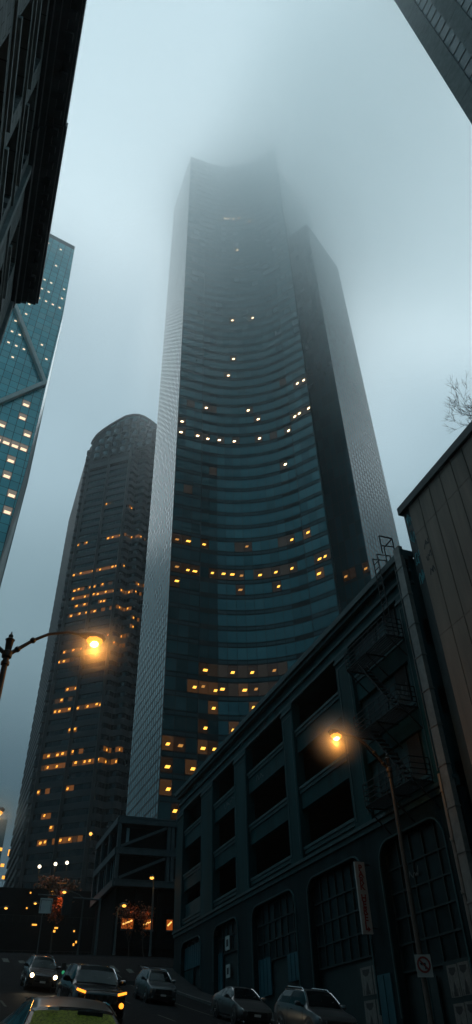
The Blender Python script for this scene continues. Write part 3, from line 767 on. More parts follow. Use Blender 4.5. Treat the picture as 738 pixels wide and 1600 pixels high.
# turquoise doors and shutters
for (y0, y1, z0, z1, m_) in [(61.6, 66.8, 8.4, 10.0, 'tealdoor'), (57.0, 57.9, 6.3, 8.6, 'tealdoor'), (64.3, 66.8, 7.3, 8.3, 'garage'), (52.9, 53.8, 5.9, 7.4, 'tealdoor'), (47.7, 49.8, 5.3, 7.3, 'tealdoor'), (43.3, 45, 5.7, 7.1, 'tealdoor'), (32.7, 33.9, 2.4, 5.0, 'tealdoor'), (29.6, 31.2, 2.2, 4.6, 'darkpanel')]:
    b = MB(); x0 = GX + .17 if not (32.2 < y0 < 34) else GX - .19; b.box(x0, x0 + .08, y0, y1, z0, z1)
    d = own(b.build('door', m_), ga)
    h = MB()
    for k in range(1, int((y1 - y0) / .6) + 1): h.box(x0 - .02, x0 - .002, y0 + k * .6 - .02, y0 + k * .6 + .02, z0 + .05, z1 - .05)
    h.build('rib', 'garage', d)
b = MB()
scribble(b, (GX - .006, 46.0, 22.0), 0, 1.3, 9, .5, 3); own(b.build('red_graffiti', 'redpaint'), ga)
b = MB()
scribble(b, (GX - .006, 47.0, 18.5), 0, 1.6, 10, .5, 4); scribble(b, (GX - .006, 53.5, 18.5), 0, 2.4, 14, .5, 5); scribble(b, (GX - .325, 28.3, 11.39), 0, 3.0, 40, .14, 6); scribble(b, (GX - .21, 62, 15.0), 0, 1.6, 10, .4, 14)
scribble(b, (GX + .13, 29.2, 20.2), 0, .9, 16, .9, 21); scribble(b, (GX + .13, 27.6, 16.3), 0, .9, 16, .9, 22); scribble(b, (GX + .2, 29.5, 8.4), 0, 1.2, 12, .5, 23)
own(b.build('pale_graffiti', 'chalk'), ga)['kind'] = 'stuff'
# fire escape: a platform per storey with rails, brackets and ladders
FX0, FX1, FY0, FY1 = GX - 1.35, GX - .24, 26.5, 30.9
for zi, z in enumerate((19.25, 15.35, 11.75)):
    fe = MB(); rl_ = MB(); ld = MB()
    for k in range(8): fe.box(FX0 + k * .15, FX0 + k * .15 + .09, FY0, FY1, z - .02, z + .02)
    for y in (FY0, (FY0 + FY1) / 2, FY1): fe.box(FX0, FX1 + .2, y - .03, y + .03, z - .1, z - .025); fe.bar((FX0 + .1, y, z - .1), (GX - .02, y, z - 1.3), .05)
    for h in (.25, .5, .75, 1.05):
        rl_.bar((FX0, FY0, z + h), (FX0, FY1, z + h), .035); rl_.bar((FX0, FY0, z + h), (FX1, FY0, z + h), .035); rl_.bar((FX0, FY1, z + h), (FX1, FY1, z + h), .035)
    y = FY0
    while y < FY1 + .1: rl_.bar((FX0, y, z), (FX0, y, z + 1.05), .03); y += .55
    for y in (FY0, FY1): rl_.bar((FX1, y, z), (FX1, y, z + 1.05), .035)
    if zi > 0:
        for x in (FX0 + .25, FX0 + .75): ld.bar((x, FY0 + .6, z), (x, FY1 - .9, z + (3.9 if zi == 1 else 3.6)), .05)
        for k in range(12): t = k / 12; ld.box(FX0 + .25, FX0 + .75, FY0 + .55 + t * 2.9, FY0 + .75 + t * 2.9, z + t * 3.8, z + t * 3.8 + .03)
    else:
        for y in (26.9, 27.4): ld.bar((GX - .5, y, z), (GX - .62, y, 24.9), .05); ld.bar((GX - .62, y, 24.9), (GX + .3, y, 25.0), .05); ld.bar((GX + .3, y, 25.0), (GX + .3, y, 23.95), .05)
        for k in range(14): ld.box(GX - .6, GX - .56, 26.9, 27.4, z + .4 * k, z + .4 * k + .03)
    es = own(fe.build('fire_escape', 'iron'), ga); rl_.build('railing', 'iron', es); ld.build('ladder', 'iron', es)
rl_ = MB()
for x, y in ((FX0 + .2, 25.6), (GX - .3, 25.6), (GX - .3, 26.5)): rl_.bar((x, y, 23.95), (x, y, 25.2), .06)
rl_.bar((FX0 + .2, 25.6, 25.2), (GX - .3, 25.6, 25.2), .06); rl_.bar((GX - .3, 25.6, 25.2), (GX - .3, 26.5, 25.2), .06); rl_.bar((FX0 + .2, 25.6, 24.5), (GX - .3, 25.6, 24.6), .05)
own(rl_.build('roof_railing', 'iron'), ga)
# metal duct and drain pipes on the near edge
b = MB(); b.box(GX - .5, GX - .24, 24.95, 25.5, 2.2, 24.2)
z = 3
while z < 24: b.box(GX - .53, GX - .22, 24.92, 25.53, z, z + .06); z += 1.8
own(b.build('duct', 'pipe'), ga)
b = MB(); b.tube([(GX - .35, 25.75, 1.9), (GX - .35, 25.75, 11.8)], .12, 8); b.tube([(GX - .30, 25.66, 12), (GX - .30, 25.66, 24)], .04, 6); b.tube([(GX - .30, 25.9, 12), (GX - .30, 25.9, 24)], .03, 6)
for z in (3, 5, 7, 9, 11): b.tube([(GX - .35, 25.75, z), (GX - .35, 25.75, z + .12)], .16, 8)
own(b.build('drain_pipe', 'pipe'), ga)

# ---- brown panelled building at the right edge
be = thing('office_building', 'brown precast panel building with a dark roof edge, right of the garage', 'building', (GX, 5, 0))
own(MB().box(GX + .25, 46, -60, 24.3, -2, 26.3).build('wall', 'darkpanel'), be)  # runs on unseen past the camera, extended to block sky light
b = MB(); y = 23.9; 
joints = [-2, 5.3, 11.6, 17.95, 24.25, 26.28]
while y > -59:
    for z0, z1 in zip(joints, joints[1:]): b.box(GX, GX + .252, y - 1.03 + .055, y, z0 + .025, z1)
    y -= 1.03
own(b.build('panel', 'beige'), be)
own(MB().box(GX - .16, GX + .6, -60, 24.75, 26.32, 26.82).build('fascia', 'darkpanel'), be)
own(MB().box(GX + .1, GX + .6, 23.95, 24.6, -2, 26.3).build('corner_strip', 'darkpanel'), be)
b = MB()
for k, z in enumerate((25.2, 24.0, 22.6, 21.3)): scribble(b, (GX + .09, 24.0, z), 0, .5, 14, .9, 30 + k)
own(b.build('turquoise_graffiti', 'graffiti'), be)
b = MB()
for k, z in enumerate((22.9, 22.1, 21.3)): scribble(b, (GX - .006, 23.0, z), 0, .45, 10, .6, 40 + k)
own(b.build('black_graffiti', 'darkpaint'), be)

# ---- posters at the foot of the garage
def poster(y0, z0, w, h, label, seed, x=GX - .125):
    t = thing('poster', label, 'poster', (x, y0, z0), 'pale posters pasted in a grid at the foot of the garage')
    MB().box(0, .012, 0, w, 0, h).build('sheet', 'poster', t)
    rnd = random.Random(seed); b = MB(); c = w / 2
    b.face([(-.004, c - .3 * w, h * .78), (-.004, c - .33 * w, h * .9), (-.004, c + .33 * w, h * .92), (-.004, c + .3 * w, h * .76), (-.004, c + .1 * w, h * .66), (-.004, c - .12 * w, h * .68)])
    b.face([(-.004, c - .16 * w, 0.03), (-.004, c - .1 * w, h * .32), (-.004, c, h * .5), (-.004, c + .12 * w, h * .3), (-.004, c + .2 * w, .03)])
    for k in range(5): y = w * (.12 + .18 * k); b.box(-.005, -.001, y, y + .03, .02, h * rnd.uniform(.1, .3))
    b.build('print', 'poster_ink', t)
cn = ['nearest the lamp post', 'in the middle', 'at the right end']
for r, (z0, nm) in enumerate(((3.75, 'upper'), (2.45, 'lower'))):
    for k in range(3): poster(28.7 - .78 * (k + 1), z0 + .02 * k, .74, 1.1, f'{nm} row poster with dark print right of the lamp post, {cn[k]}', r * 3 + k, GX + .0 - .125 if False else GX + .12)
b = MB().box(GX + .135, GX + .16, 26.3, 28.9, 2.1, 5.0); own(b.build('hoarding', 'darkpanel'), ga)
for r, (z0, nm) in enumerate(((4.35, 'upper'), (3.0, 'lower'))):
    for k in range(2): poster(36.1 - 1.2 * (k + 1), z0, 1.1, 1.15, f'{nm} faded poster near the turquoise door, {"away from" if k == 0 else "next to"} the door', 50 + r * 3 + k, GX + .12)
b = MB().box(GX + .135, GX + .16, 33.6, 36.3, 2.8, 5.7); own(b.build('hoarding', 'darkpanel'), ga)
# small advert boards in the fourth bay
for (y, z, m_, w, h, lb) in [(55.2, 8.6, 'white_board', .9, .9, 'upper white square notice in the shadowed shopfront under the garage'), (55.2, 6.9, 'white_board', .8, .8, 'lower white square notice in the shadowed shopfront under the garage')]:
    t = thing('notice_board', lb, 'notice', (GX + .1, y, z), 'white notices in the garage shopfront'); MB().box(0, .05, 0, w, 0, h).build('board', m_, t)
    MB().box(-.01, -.002, w * .25, w * .75, h * .25, h * .75).build('print', 'poster_ink', t)

# ---- blade sign
def text_mesh(s, size, name, m, parent, T, ext=.01):
    cu = bpy.data.curves.new('lettering', 'FONT'); cu.body = s; cu.size = size; cu.extrude = ext; cu.align_x = 'CENTER'; cu.align_y = 'CENTER'; cu.offset = .012 * size / .4
    o = bpy.data.objects.new('tmp', cu); C.objects.link(o); bpy.context.view_layer.update()
    me = bpy.data.meshes.new_from_object(o.evaluated_get(bpy.context.evaluated_depsgraph_get())); bpy.data.objects.remove(o)
    me.materials.clear(); me.materials.append(M[m]); me.transform(T)
    r = bpy.data.objects.new(name, me); C.objects.link(r); r.parent = parent; return r
pt = at_dist(560, 1347, 38.6); pb_ = at_dist(575.5, 1460, 38.6)
sx, sy = (pt[0] + pb_[0]) / 2, (pt[1] + pb_[1]) / 2
bs = thing('blade_sign', 'tall narrow white sign with red vertical letters PARK HERE on the garage wall', 'sign', (sx, sy, pb_[2]))
SH = pt[2] - pb_[2]; SW = .56
MB().box(-SW / 2, SW / 2, -.06, .06, 0, SH).build('panel', 'sign_white', bs)
b = MB()
for z in (.25, SH - .12): b.bar((SW / 2, 0, z), (GX - sx, 0, z), .05)
b.build('bracket', 'iron', bs)
face = Matrix.Rotation(R_(90), 4, 'X')
step = SH * .82 / 9.2; z = SH - .30
mm = []
for ch in 'PARK HERE':
    if ch != ' ': text_mesh(ch, step * 1.45, 'letter', 'sign_red', bs, Matrix.Translation((0, -.065, z)) @ face)
    z -= step * (1.0 if ch != ' ' else .75)
b = MB(); z -= .02
b.box(-.11, -.03, -.072, -.061, z - .22, z + .16)
b.box(-.03, .02, -.072, -.061, z - .22, z - .14)
b.face([(.02, -.072, z - .30), (.17, -.072, z - .18), (.02, -.072, z - .04)]); b.build('arrow', 'sign_red', bs)

# ------------------------------------------------------------------ stone building at the upper left
LX = -4.46
sb = thing('stone_building', 'grey stone building with deep windows and a heavy dark cornice, overhead at left', 'building', (LX, 10, 0))
wy = [(-5.2, -2.0), (-1.0, 2.6), (3.4, 7.0) , (9.5, 13.45), (14.4, 18.15), (21.9, 25.05)]
wz = [(2.5, 6), (12, 15.2), (17, 20.2), (22, 25.2), (27, 30.3), (32, 35.3), (36.95, 40.35)]
ye = [-60] + [v for a in wy for v in a] + [28.5]; ze = [-2] + [v for a in wz for v in a] + [42]  # wall carried on unseen behind the camera to shut out sky light
b = MB()
for i in range(len(ye) - 1):
    for j in range(len(ze) - 1):
        if i % 2 == 1 and j % 2 == 1: continue
        b.face([(LX, ye[i + 1], ze[j]), (LX, ye[i], ze[j]), (LX, ye[i], ze[j + 1]), (LX, ye[i + 1], ze[j + 1])])
for (y0, y1) in wy:
    for (z0, z1) in wz:
        x = LX; d = LX - .7
        b.face([(x, y0, z0), (d, y0, z0), (d, y0, z1), (x, y0, z1)]); b.face([(d, y1, z0), (x, y1, z0), (x, y1, z1), (d, y1, z1)])
        b.face([(x, y0, z1), (d, y0, z1), (d, y1, z1), (x, y1, z1)]); b.face([(x, y0, z0), (x, y1, z0), (d, y1, z0), (d, y0, z0)])
b.face([(LX, 28.5, -2), (LX, 28.5, 42), (LX - 22, 28.5, 42), (LX - 22, 28.5, -2)]); b.face([(LX, -60, -2), (LX - 22, -60, -2), (LX - 22, -60, 42), (LX, -60, 42)])
b.face([(LX, -60, 42), (LX - 22, -60, 42), (LX - 22, 28.5, 42), (LX, 28.5, 42)]); b.face([(LX - 22, -60, -2), (LX - 22, 28.5, -2), (LX - 22, 28.5, 42), (LX - 22, -60, 42)])
own(b.build('wall', 'stone'), sb)
for (y0, y1) in wy:
    for (z0, z1) in wz[3:]:
        w = MB(); w.box(LX - .72, LX - .66, y0, y1, z0, z1); w = own(w.build('window', 'win_dark'), sb)
        s = MB(); ym = (y0 + y1) / 2
        for y in (y0 + .06, y0 + (y1 - y0) / 3, y1 - (y1 - y0) / 3, y1 - .06): s.box(LX - .655, LX - .56, y - .06, y + .06, z0, z1)
        for z in (z0 + .06, z0 + (z1 - z0) * .55, z1 - .06): s.box(LX - .64, LX - .575, y0, y1, z - .05, z + .05)
        s.build('sash', 'iron', w)
        MB().box(LX - .55, LX + .16, y0 - .12, y1 + .12, z0 - .28, z0 - .02).build('sill', 'stone_plain', w)
b = MB()
for z in (35.75, 30.9, 25.7, 20.7): b.box(LX + .002, LX + .1, -60, 28.5, z, z + .18)
for y0, y1 in ((18.9, 19.35), (28.0, 28.52)): b.box(LX + .003, LX + .22, y0, y1, -2, 40.6)
own(b.build('string_course', 'stone_plain'), sb)
def xprof(b, pts, y0, y1):
    n = len(pts); i = len(b.v)
    b.v += [(p[0], y0, p[1]) for p in pts] + [(p[0], y1, p[1]) for p in pts]
    for k in range(n): b.f.append((i + k, i + (k + 1) % n, i + n + (k + 1) % n, i + n + k)); b.m.append(0)
    b.f.append(tuple(i + k for k in range(n))); b.m.append(0); b.f.append(tuple(i + n + k for k in reversed(range(n)))); b.m.append(0)
b = MB()
xprof(b, [(LX + .004, 40.9), (LX + .2, 40.95), (LX + .22, 41.4), (LX + .5, 41.5), (LX + .52, 41.9), (LX + .85, 42.0), (LX + .86, 42.25), (LX + 1.34, 42.32), (LX + 1.36, 43.05), (LX + .004, 43.1)], -60, 17.0)
xprof(b, [(LX + .004, 40.7), (LX + .26, 40.75), (LX + .28, 41.3), (LX + .56, 41.4), (LX + .58, 41.8), (LX + .92, 41.9), (LX + .93, 42.15), (LX + 1.42, 42.22), (LX + 1.44, 42.95), (LX + .004, 43.0)], 17.0, 28.6)
co_ = own(b.build('cornice', 'cornice', recalc=True), sb)
y = -7.6
while y < 28.4:
    b = MB(); b.box(LX + .53, LX + 1.2, y, y + .38, 41.93 if y < 17 else 41.83, 42.24 if y < 17 else 42.14); y += .95
    own(b.build('modillion', 'cornice'), sb)
b = MB(); b.box(LX + 1.362, LX + 1.5, -60, 17.0, 42.55, 43.1); b.box(LX + 1.443, LX + 1.58, 17.0, 29.0, 42.5, 43.02); b.box(LX + .86, LX + 1.44, 28.6, 29.0, 42.3, 43.0)
b.box(LX + .5, LX + .86, 28.6, 28.85, 41.9, 42.9)
own(b.build('cornice_lip', 'cornice_lip'), sb)

# ---- steel framed podium in front of the tall tower
po = thing('steel_framed_building', 'low dark building wrapped in an exposed steel frame at the foot of the tallest tower', 'building', (24, 84, 8))
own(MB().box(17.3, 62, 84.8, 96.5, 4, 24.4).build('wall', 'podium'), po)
def beam(b, a_, c_, w=.5, h=.75): b.bar(a_, c_, w, h)
b = MB()
X0, Y0 = 16.9, 84.0
for z in (24.9, 21.6, 18.3):
    beam(b, (X0, Y0, z), (56, Y0, z)); beam(b, (X0, Y0 + .01, z), (X0, 97, z)); b.box(X0, 56, Y0 - .3, Y0 - .22, z - .32, z - .28); b.box(X0, 56, Y0 - .3, Y0 - .22, z + .28, z + .32)
for x in (17.0, 23.0, 23.5, 30, 36.5): b.box(x - .2, x + .2, Y0 - .2, Y0 + .2, 18.7, 24.5)
for y in (88.5, 93, 97): b.box(X0 - .2, X0 + .2, y - .2, y + .2, 18.7, 24.5)
for x0, x1 in ((17.3, 22.7), (23.8, 29.8)): beam(b, (x0, Y0, 22.1), (x1, Y0, 24.4), .3, .3); beam(b, (x0, Y0, 18.8), (x1, Y0, 21.1), .3, .3)
own(b.build('steel_frame', 'steel'), po)
b = MB()
for k in range(9): y = 85.2 + k * 1.3; b.box(X0 + .23, X0 + .3, y, y + .25, 18.8, 21.2)
b.box(17.9, 18.25, Y0 + .25, Y0 + .33, 22.4, 24.2)
own(b.build('fin', 'far_wall'), po)
own(MB().box(X0 - .1, 62, 83.9, 96.9, 25.3, 25.45).build('roof', 'steel'), po)
for (xa, xb) in ((190, 207), (225, 239), (265, 273)):
    p = at_dist(xa, 1437, 86.9); q = at_dist(xb, 1450, 86.9)
    x0, x1 = p[0], q[0] + .1
    w = own(MB().box(x0, x1, 84.72, 84.78, 14.0, 15.0).build('lit_window', 'orange_win'), po)
    MB().bar((x0 + .1, 84.69, 14.4), (x1 - .15, 84.69, 14.8), .1, .14).build('tube_lamp', 'orange_win_b', w)
    MB().box(x0 - .1, x1 + .1, 84.6, 84.71, 13.82, 13.98).build('window_sill', 'steel', w)
b = MB()
for x in (17.5, 19.8, 22.4, 24.6, 27, 30): b.box(x - .25, x + .25, 84.4, 84.79, 6, 18.0)
b.box(17.3, 32, 84.5, 84.79, 15.6, 15.9); b.box(17.3, 32, 84.5, 84.79, 12.2, 12.45)
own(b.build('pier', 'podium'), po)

# ---- terraced plaza block under the granite tower
pz = thing('terraced_plaza', 'dark stepped plaza block with lamps at the foot of the granite tower', 'building', (14, 165, 10))
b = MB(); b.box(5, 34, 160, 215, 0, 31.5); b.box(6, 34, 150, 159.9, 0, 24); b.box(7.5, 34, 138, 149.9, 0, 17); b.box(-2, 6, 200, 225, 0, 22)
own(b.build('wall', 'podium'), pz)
b = MB()
for (x0, y, z) in ((5, 160, 31.5), (6, 150, 24), (7.5, 138, 17)):
    for k in range(20): b.box(x0 + k * 1.4, x0 + k * 1.4 + .06, y, y + .06, z, z + 1.1)
    b.box(x0, 34, y, y + .08, z + 1.1, z + 1.18)
own(b.build('railing', 'iron'), pz)
for (x, y, w, h, D) in [(54, 1445, 7, 2, 149), (88, 1450, 5, 2, 149), (85, 1455, 3, 3, 149), (116, 1455, 2, 2, 137), (119, 1472, 2, 3, 137), (115, 1476, 2, 3, 137), (82, 1392, 3, 2, 159), (87, 1392, 3, 2, 159), (84, 1397, 4, 2, 159), (48, 1395, 2, 2, 159), (42, 1419, 2, 2, 159), (97, 1380, 14, 1, 159), (67, 1270, 2, 2, 0)]:
    if D == 0: continue
    a_, e_ = az_el(x, y); Dd = (D + .0) / math.cos(a_); p = at_dist(x, y, Dd); s = Dd / 1046 / math.cos(R_(30)) * .75
    own(MB().box(p[0] - w * s / 2, p[0] + w * s / 2, p[1] - .1, p[1], p[2] - h * s / 2, p[2] + h * s / 2).build('lit_window', 'muni_lamp' if w < 10 else 'muni_room'), pz)

# ------------------------------------------------------------------ trees
def branch_tree(name, label, loc, h, spread, seed, leaves=0, cols=('leaf', 'leaf_b'), depth=5, lean=(0, 0), tr=.16, group=None, tip=.012, leaf=.16):
    rnd = random.Random(seed); t = thing(name, label, 'tree', loc, group)
    wood = MB(); tips = []; twigs = MB()
    def grow(p, d, L, r, lv):
        k = 3; pts = [p]; rr = [r]
        for i in range(k):
            d = (d + Vector((rnd.uniform(-.18, .18), rnd.uniform(-.18, .18), rnd.uniform(-.04, .14)))).normalized()
            p = p + d * L / k; pts.append(p); rr.append(r * (1 - .35 * (i + 1) / k))
        (wood if lv < 2 else twigs).tube(pts, rr, 6 if lv < 2 else (4 if lv < 4 else 3), caps=False); tips.append((p, lv))
        if lv >= depth: return
        for q in range(rnd.choice((2, 3, 3)) if lv else 4):
            a = rnd.uniform(0, 2 * math.pi); tl = rnd.uniform(.35, .85) * spread
            nd = (d + Vector((math.cos(a) * tl, math.sin(a) * tl, rnd.uniform(-.1, .25)))).normalized()
            grow(pts[-1] if q else p, nd, L * rnd.uniform(.62, .85), max(rr[-1] * .66, tip), lv + 1)
            if lv and q == 0: 
                nd = (d + Vector((rnd.uniform(-1, 1), rnd.uniform(-1, 1), .2)) * .7).normalized(); grow(pts[1], nd, L * .6, max(rr[-1] * .5, tip), min(depth, lv + 2))
    grow(Vector((0, 0, 0)), Vector((lean[0], lean[1], 1)).normalized(), h * .32, tr, 0)
    wood.build('trunk', 'bark', t, smooth=True); twigs.build('crown_branches', 'bark', t)
    if leaves:
        lf = MB(); far = [p for p, l in tips if l >= depth - 1]
        for k in range(leaves):
            c = rnd.choice(far) + Vector((rnd.gauss(0, .25), rnd.gauss(0, .25), rnd.gauss(0, .22)))
            u = Vector((rnd.uniform(-1, 1), rnd.uniform(-1, 1), rnd.uniform(-1, 1))).normalized() * leaf; v = u.cross(Vector((rnd.uniform(-1, 1), rnd.uniform(-1, 1), rnd.uniform(-1, 1)))).normalized() * leaf * .6
            lf.face([c - u, c + v, c + u, c - v], rnd.choice((0, 0, 1)))
        lf.build('crown', list(cols), t)
    return t
# bare tree above the brown building
branch_tree('bare_tree', 'bare winter tree with fine twigs above the roof of the brown building', (27.9, 19.5, 26.3), 10.6, .85, 11, 0, depth=7, lean=(-.06, .08), tr=.16, tip=.009)
branch_tree('bare_tree', 'small bare tree just behind the roof edge, lower right of the larger one', (24.6, 17.2, 26.3), 6.0, .9, 5, 0, depth=5, tr=.1, tip=.009)

# ------------------------------------------------------------------ street lamps
def point(name, loc, e, col, r=.12):
    l = bpy.data.lights.new(name, 'POINT'); l.energy = e; l.color = col; l.shadow_soft_size = r
    o = bpy.data.objects.new(name, l); C.objects.link(o); o.location = loc; return o
def ornate_lamp(label, px, py, htop, heads, group):
    """cast iron lamp post with finial and long curved arms; heads = list of head positions"""
    z0 = ground(px, py) + .13
    t = thing('street_lamp', label, 'street lamp', (px, py, z0), group)
    H = htop - z0
    MB().tube([(0, 0, 0), (0, 0, .15), (0, 0, .16), (0, 0, .9), (0, 0, 1.0), (0, 0, H - 1.15), (0, 0, H - 1.13), (0, 0, H - 1.03), (0, 0, H - 1.02), (0, 0, H - .9)],
              [.26, .26, .2, .15, .11, .085, .125, .125, .09, .09], 12).build('post', 'lamp_iron', t, smooth=True)
    MB().tube([(0, 0, H - .92), (0, 0, H - .88), (0, 0, H - .8), (0, 0, H - .7), (0, 0, H - .66), (0, 0, H - .32), (0, 0, H - .29), (0, 0, H - .22)],
              [.09, .15, .16, .15, .10, .125, .15, .07], 10).build('lantern_cap', 'lamp_iron', t, smooth=True)
    MB().tube([(0, 0, H - .24), (0, 0, H - .19), (0, 0, H - .13), (0, 0, H - .09), (0, 0, H)], [.04, .07, .07, .035, .01], 8).build('finial', 'lamp_iron', t, smooth=True)
    for hx, hy, hz in heads:
        a = Vector((0, 0, H - .82)); e = Vector((hx - px, hy - py, hz - z0 + .12)); hd = Vector((e.x, e.y, 0))
        ctrl = [a, a + hd * .12 + Vector((0, 0, -.02)), a + hd * .24 + Vector((0, 0, .12)), a + hd * .4 + Vector((0, 0, .3)), a + hd * .58 + Vector((0, 0, .5)), a + hd * .74 + Vector((0, 0, max(.6, (e.z - a.z) * .9))), a + hd * .88 + Vector((0, 0, max(.62, (e.z - a.z) * .98))), e]
        up_ = e.z > a.z + .75
        if up_: ctrl = [a, a + hd * .12 + Vector((0, 0, (e.z - a.z) * .22)), a + hd * .3 + Vector((0, 0, (e.z - a.z) * .55)), a + hd * .5 + Vector((0, 0, (e.z - a.z) * .82)), a + hd * .75 + Vector((0, 0, (e.z - a.z) * .99)), e]
        rr_ = [.07, .065, .055, .05, .045, .042, .04, .04][:len(ctrl)]
        arm = MB(); arm.tube(ctrl, rr_, 8)
        for q in (ctrl[1], ctrl[2]): arm.ball(q, .1)
        ar = arm.build('arm', 'lamp_iron', t, smooth=True)
        u = hd.normalized()
        hb = MB(); c = e; hb.tube([c - u * .15, c + u * .0, c + u * .25, c + u * .6, c + u * .72], [.06, .11, .17, .16, .05], 10)
        hb.build('lamp_head', 'lamp_iron', t, smooth=True)
        lens = MB(); cc_ = c + u * .36 + Vector((0, 0, -.13)); lens.tube([cc_ - u * .26, cc_ - u * .2, cc_, cc_ + u * .2, cc_ + u * .26], [.05, .14, .18, .14, .05], 10)
        ln = lens.build('lens', 'sodium', t, smooth=True); MB().ball(cc_ + Vector((0, 0, -.1)), .15, sz=.8, n=10).build('bulb', 'bulb', ln, smooth=True)
    return t
h1 = at_dist(150, 1001, 20.0); h1b = (-3.0, 19.3, h1[2])
tl_ = at_dist(19, 987, 19.6)
pxl = (tl_[0], tl_[1])
u_ = Vector((h1[0] - pxl[0], h1[1] - pxl[1], 0)).normalized()
ornate_lamp('twin armed iron street lamp at the left edge, its sodium lamp glowing over the street', pxl[0], pxl[1], tl_[2], [(h1[0] - u_.x * .4, h1[1] - u_.y * .4, h1[2]), h1b], 'ornate iron street lamps')
point('lamp_light', (h1[0], h1[1], h1[2] - .4), 90, (1, .40, .06)); 
h2 = at_dist(524, 1149, 30.2); t2 = at_dist(604, 1176, 31.8)
u_ = Vector((h2[0] - t2[0], h2[1] - t2[1], 0)).normalized()
ornate_lamp('iron street lamp lit in front of the parking garage', t2[0], t2[1], t2[2], [(h2[0] - u_.x * .4, h2[1] - u_.y * .4, h2[2])], 'ornate iron street lamps')
point('lamp_light', (h2[0], h2[1], h2[2] - .4), 80, (1, .40, .06))
h3 = at_dist(-2, 1270, 45)
ornate_lamp('street lamp half cut by the left edge, glowing against the dusk sky', -.9, 46.0, h3[2] + .6, [(h3[0] - .35, h3[1], h3[2])], 'ornate iron street lamps')
def cobra_lamp(label, head, post, group='plain street lamps up the hill', e=30):
    z0 = ground(*post) + .1; t = thing('street_lamp', label, 'street lamp', (post[0], post[1], z0), group)
    H = head[2] - z0; hd = Vector((head[0] - post[0], head[1] - post[1], 0)); L = hd.length
    MB().tube([(0, 0, 0), (0, 0, .4), (0, 0, H - .6)], [.16, .11, .08], 8).build('post', 'steel', t, smooth=True)
    MB().tube([(0, 0, H - .65), hd * .3 + Vector((0, 0, H - .25)), hd * .75 + Vector((0, 0, H + .05)), hd + Vector((0, 0, H + .08))], .05, 6).build('arm', 'steel', t, smooth=True)
    u = hd.normalized(); MB().tube([hd - u * .2 + Vector((0, 0, H + .08)), hd + u * .1 + Vector((0, 0, H + .1)), hd + u * .5 + Vector((0, 0, H + .06))], [.07, .15, .08], 8).build('lamp_head', 'steel', t, smooth=True)
    MB().ball(hd + u * .15 + Vector((0, 0, H - .08)), .22, sz=.6).build('lens', 'sodium_far', t)
    if e: point('lamp_light', (head[0], head[1], head[2] - .5), e, (1, .45, .1))
    return t
p = at_dist(103, 1393, 88); q = at_dist(130, 1412, 88); cobra_lamp('plain pole street lamp left of the dark steel framed block', p, (q[0], q[1]), e=12)
p = at_dist(192, 1414, 78); q = at_dist(183, 1430, 78); cobra_lamp('shorter street lamp left of the orange lit windows', p, (q[0], q[1]), e=12)
p = at_dist(238, 1371, 76); q = at_dist(240, 1385, 77); cobra_lamp('tall street lamp between the orange lit windows and the garage', p, (q[0], q[1]), e=12)
p = at_dist(8, 1418, 110); cobra_lamp('small distant street lamp at the far left', p, (p[0] - 1.5, p[1]), e=0)
p = at_dist(57, 1411, 125); cobra_lamp('distant street lamp left of the hanging white sign', p, (p[0] + 1.2, p[1]), e=30)
p = at_dist(77, 1475, 110)
for k, (x, y, tz, w) in enumerate([(62, 1354, 31.5, 'first'), (87, 1350, 31.5, 'second'), (105, 1348, 31.5, 'third'), (142, 1303, 42, 'highest')]):
    D = 172; p = at_dist(x, y, D)
    base = 31.5
    t = thing('plaza_lamp', f'white globe lamp on the plaza terrace, {w} from the left' if k < 3 else 'single globe lamp higher up beside the granite tower', 'lamp', (p[0], p[1], base), 'globe lamps on the plaza terrace')
    MB().tube([(0, 0, 0), (0, 0, p[2] - base)], [.12, .07], 6).build('post', 'iron', t); MB().ball((0, 0, p[2] - base), .38).build('globe', 'white_far' if k < 3 else 'sodium_far', t)
    point('lamp_light', (p[0], p[1], p[2] - 1.0), 90, (1, .55, .18), .3)
    if k < 3: branch_tree('plaza_tree', f'small leafy tree lit by the {w} plaza lamp from the left', (p[0] + .6, p[1] + 2.2, base - 4), 8.5, .9, 60 + k, 700, depth=4, leaf=.35, group='small trees on the plaza terrace')
p = at_dist(38, 1372, 172); branch_tree('plaza_tree', 'leftmost tree on the plaza terrace, lit warm from below', (p[0], p[1], 22.5), 9, .8, 71, 700, depth=4, leaf=.35, group='small trees on the plaza terrace'); point('lamp_light', (p[0] - 1, p[1] - 2, 24.5), 70, (1, .4, .08), .3)
p = at_dist(89, 1412, 118); branch_tree('street_tree', 'red leaved tree glowing under a street lamp behind the white sign', (p[0], p[1], p[2] - 6.2), 8.5, .8, 81, 1200, ('leaf', 'leaf'), depth=4, leaf=.22); point('lamp_light', (p[0] + .3, p[1] - 1.6, p[2] + .4), 130, (1, .3, .08), .3)
for k, (x, y, lb) in enumerate([(206, 1428, 'thin red leaved tree in front of the left orange window'), (229, 1432, 'thin red leaved tree in front of the middle orange window')]):
    D = 83.5; p = at_dist(x, y, D); branch_tree('street_tree', lb, (p[0], p[1], ground(p[0], p[1])), p[2] - ground(p[0], p[1]) + .8, .55, 90 + k, 350, ('leaf', 'leaf'), depth=4, tr=.08, leaf=.12, group='thin trees by the orange windows'); point('lamp_light', (p[0], p[1] - .6, p[2] + .2), 9, (1, .3, .08), .1)  # small warm light added at each crown; no lamp stands here

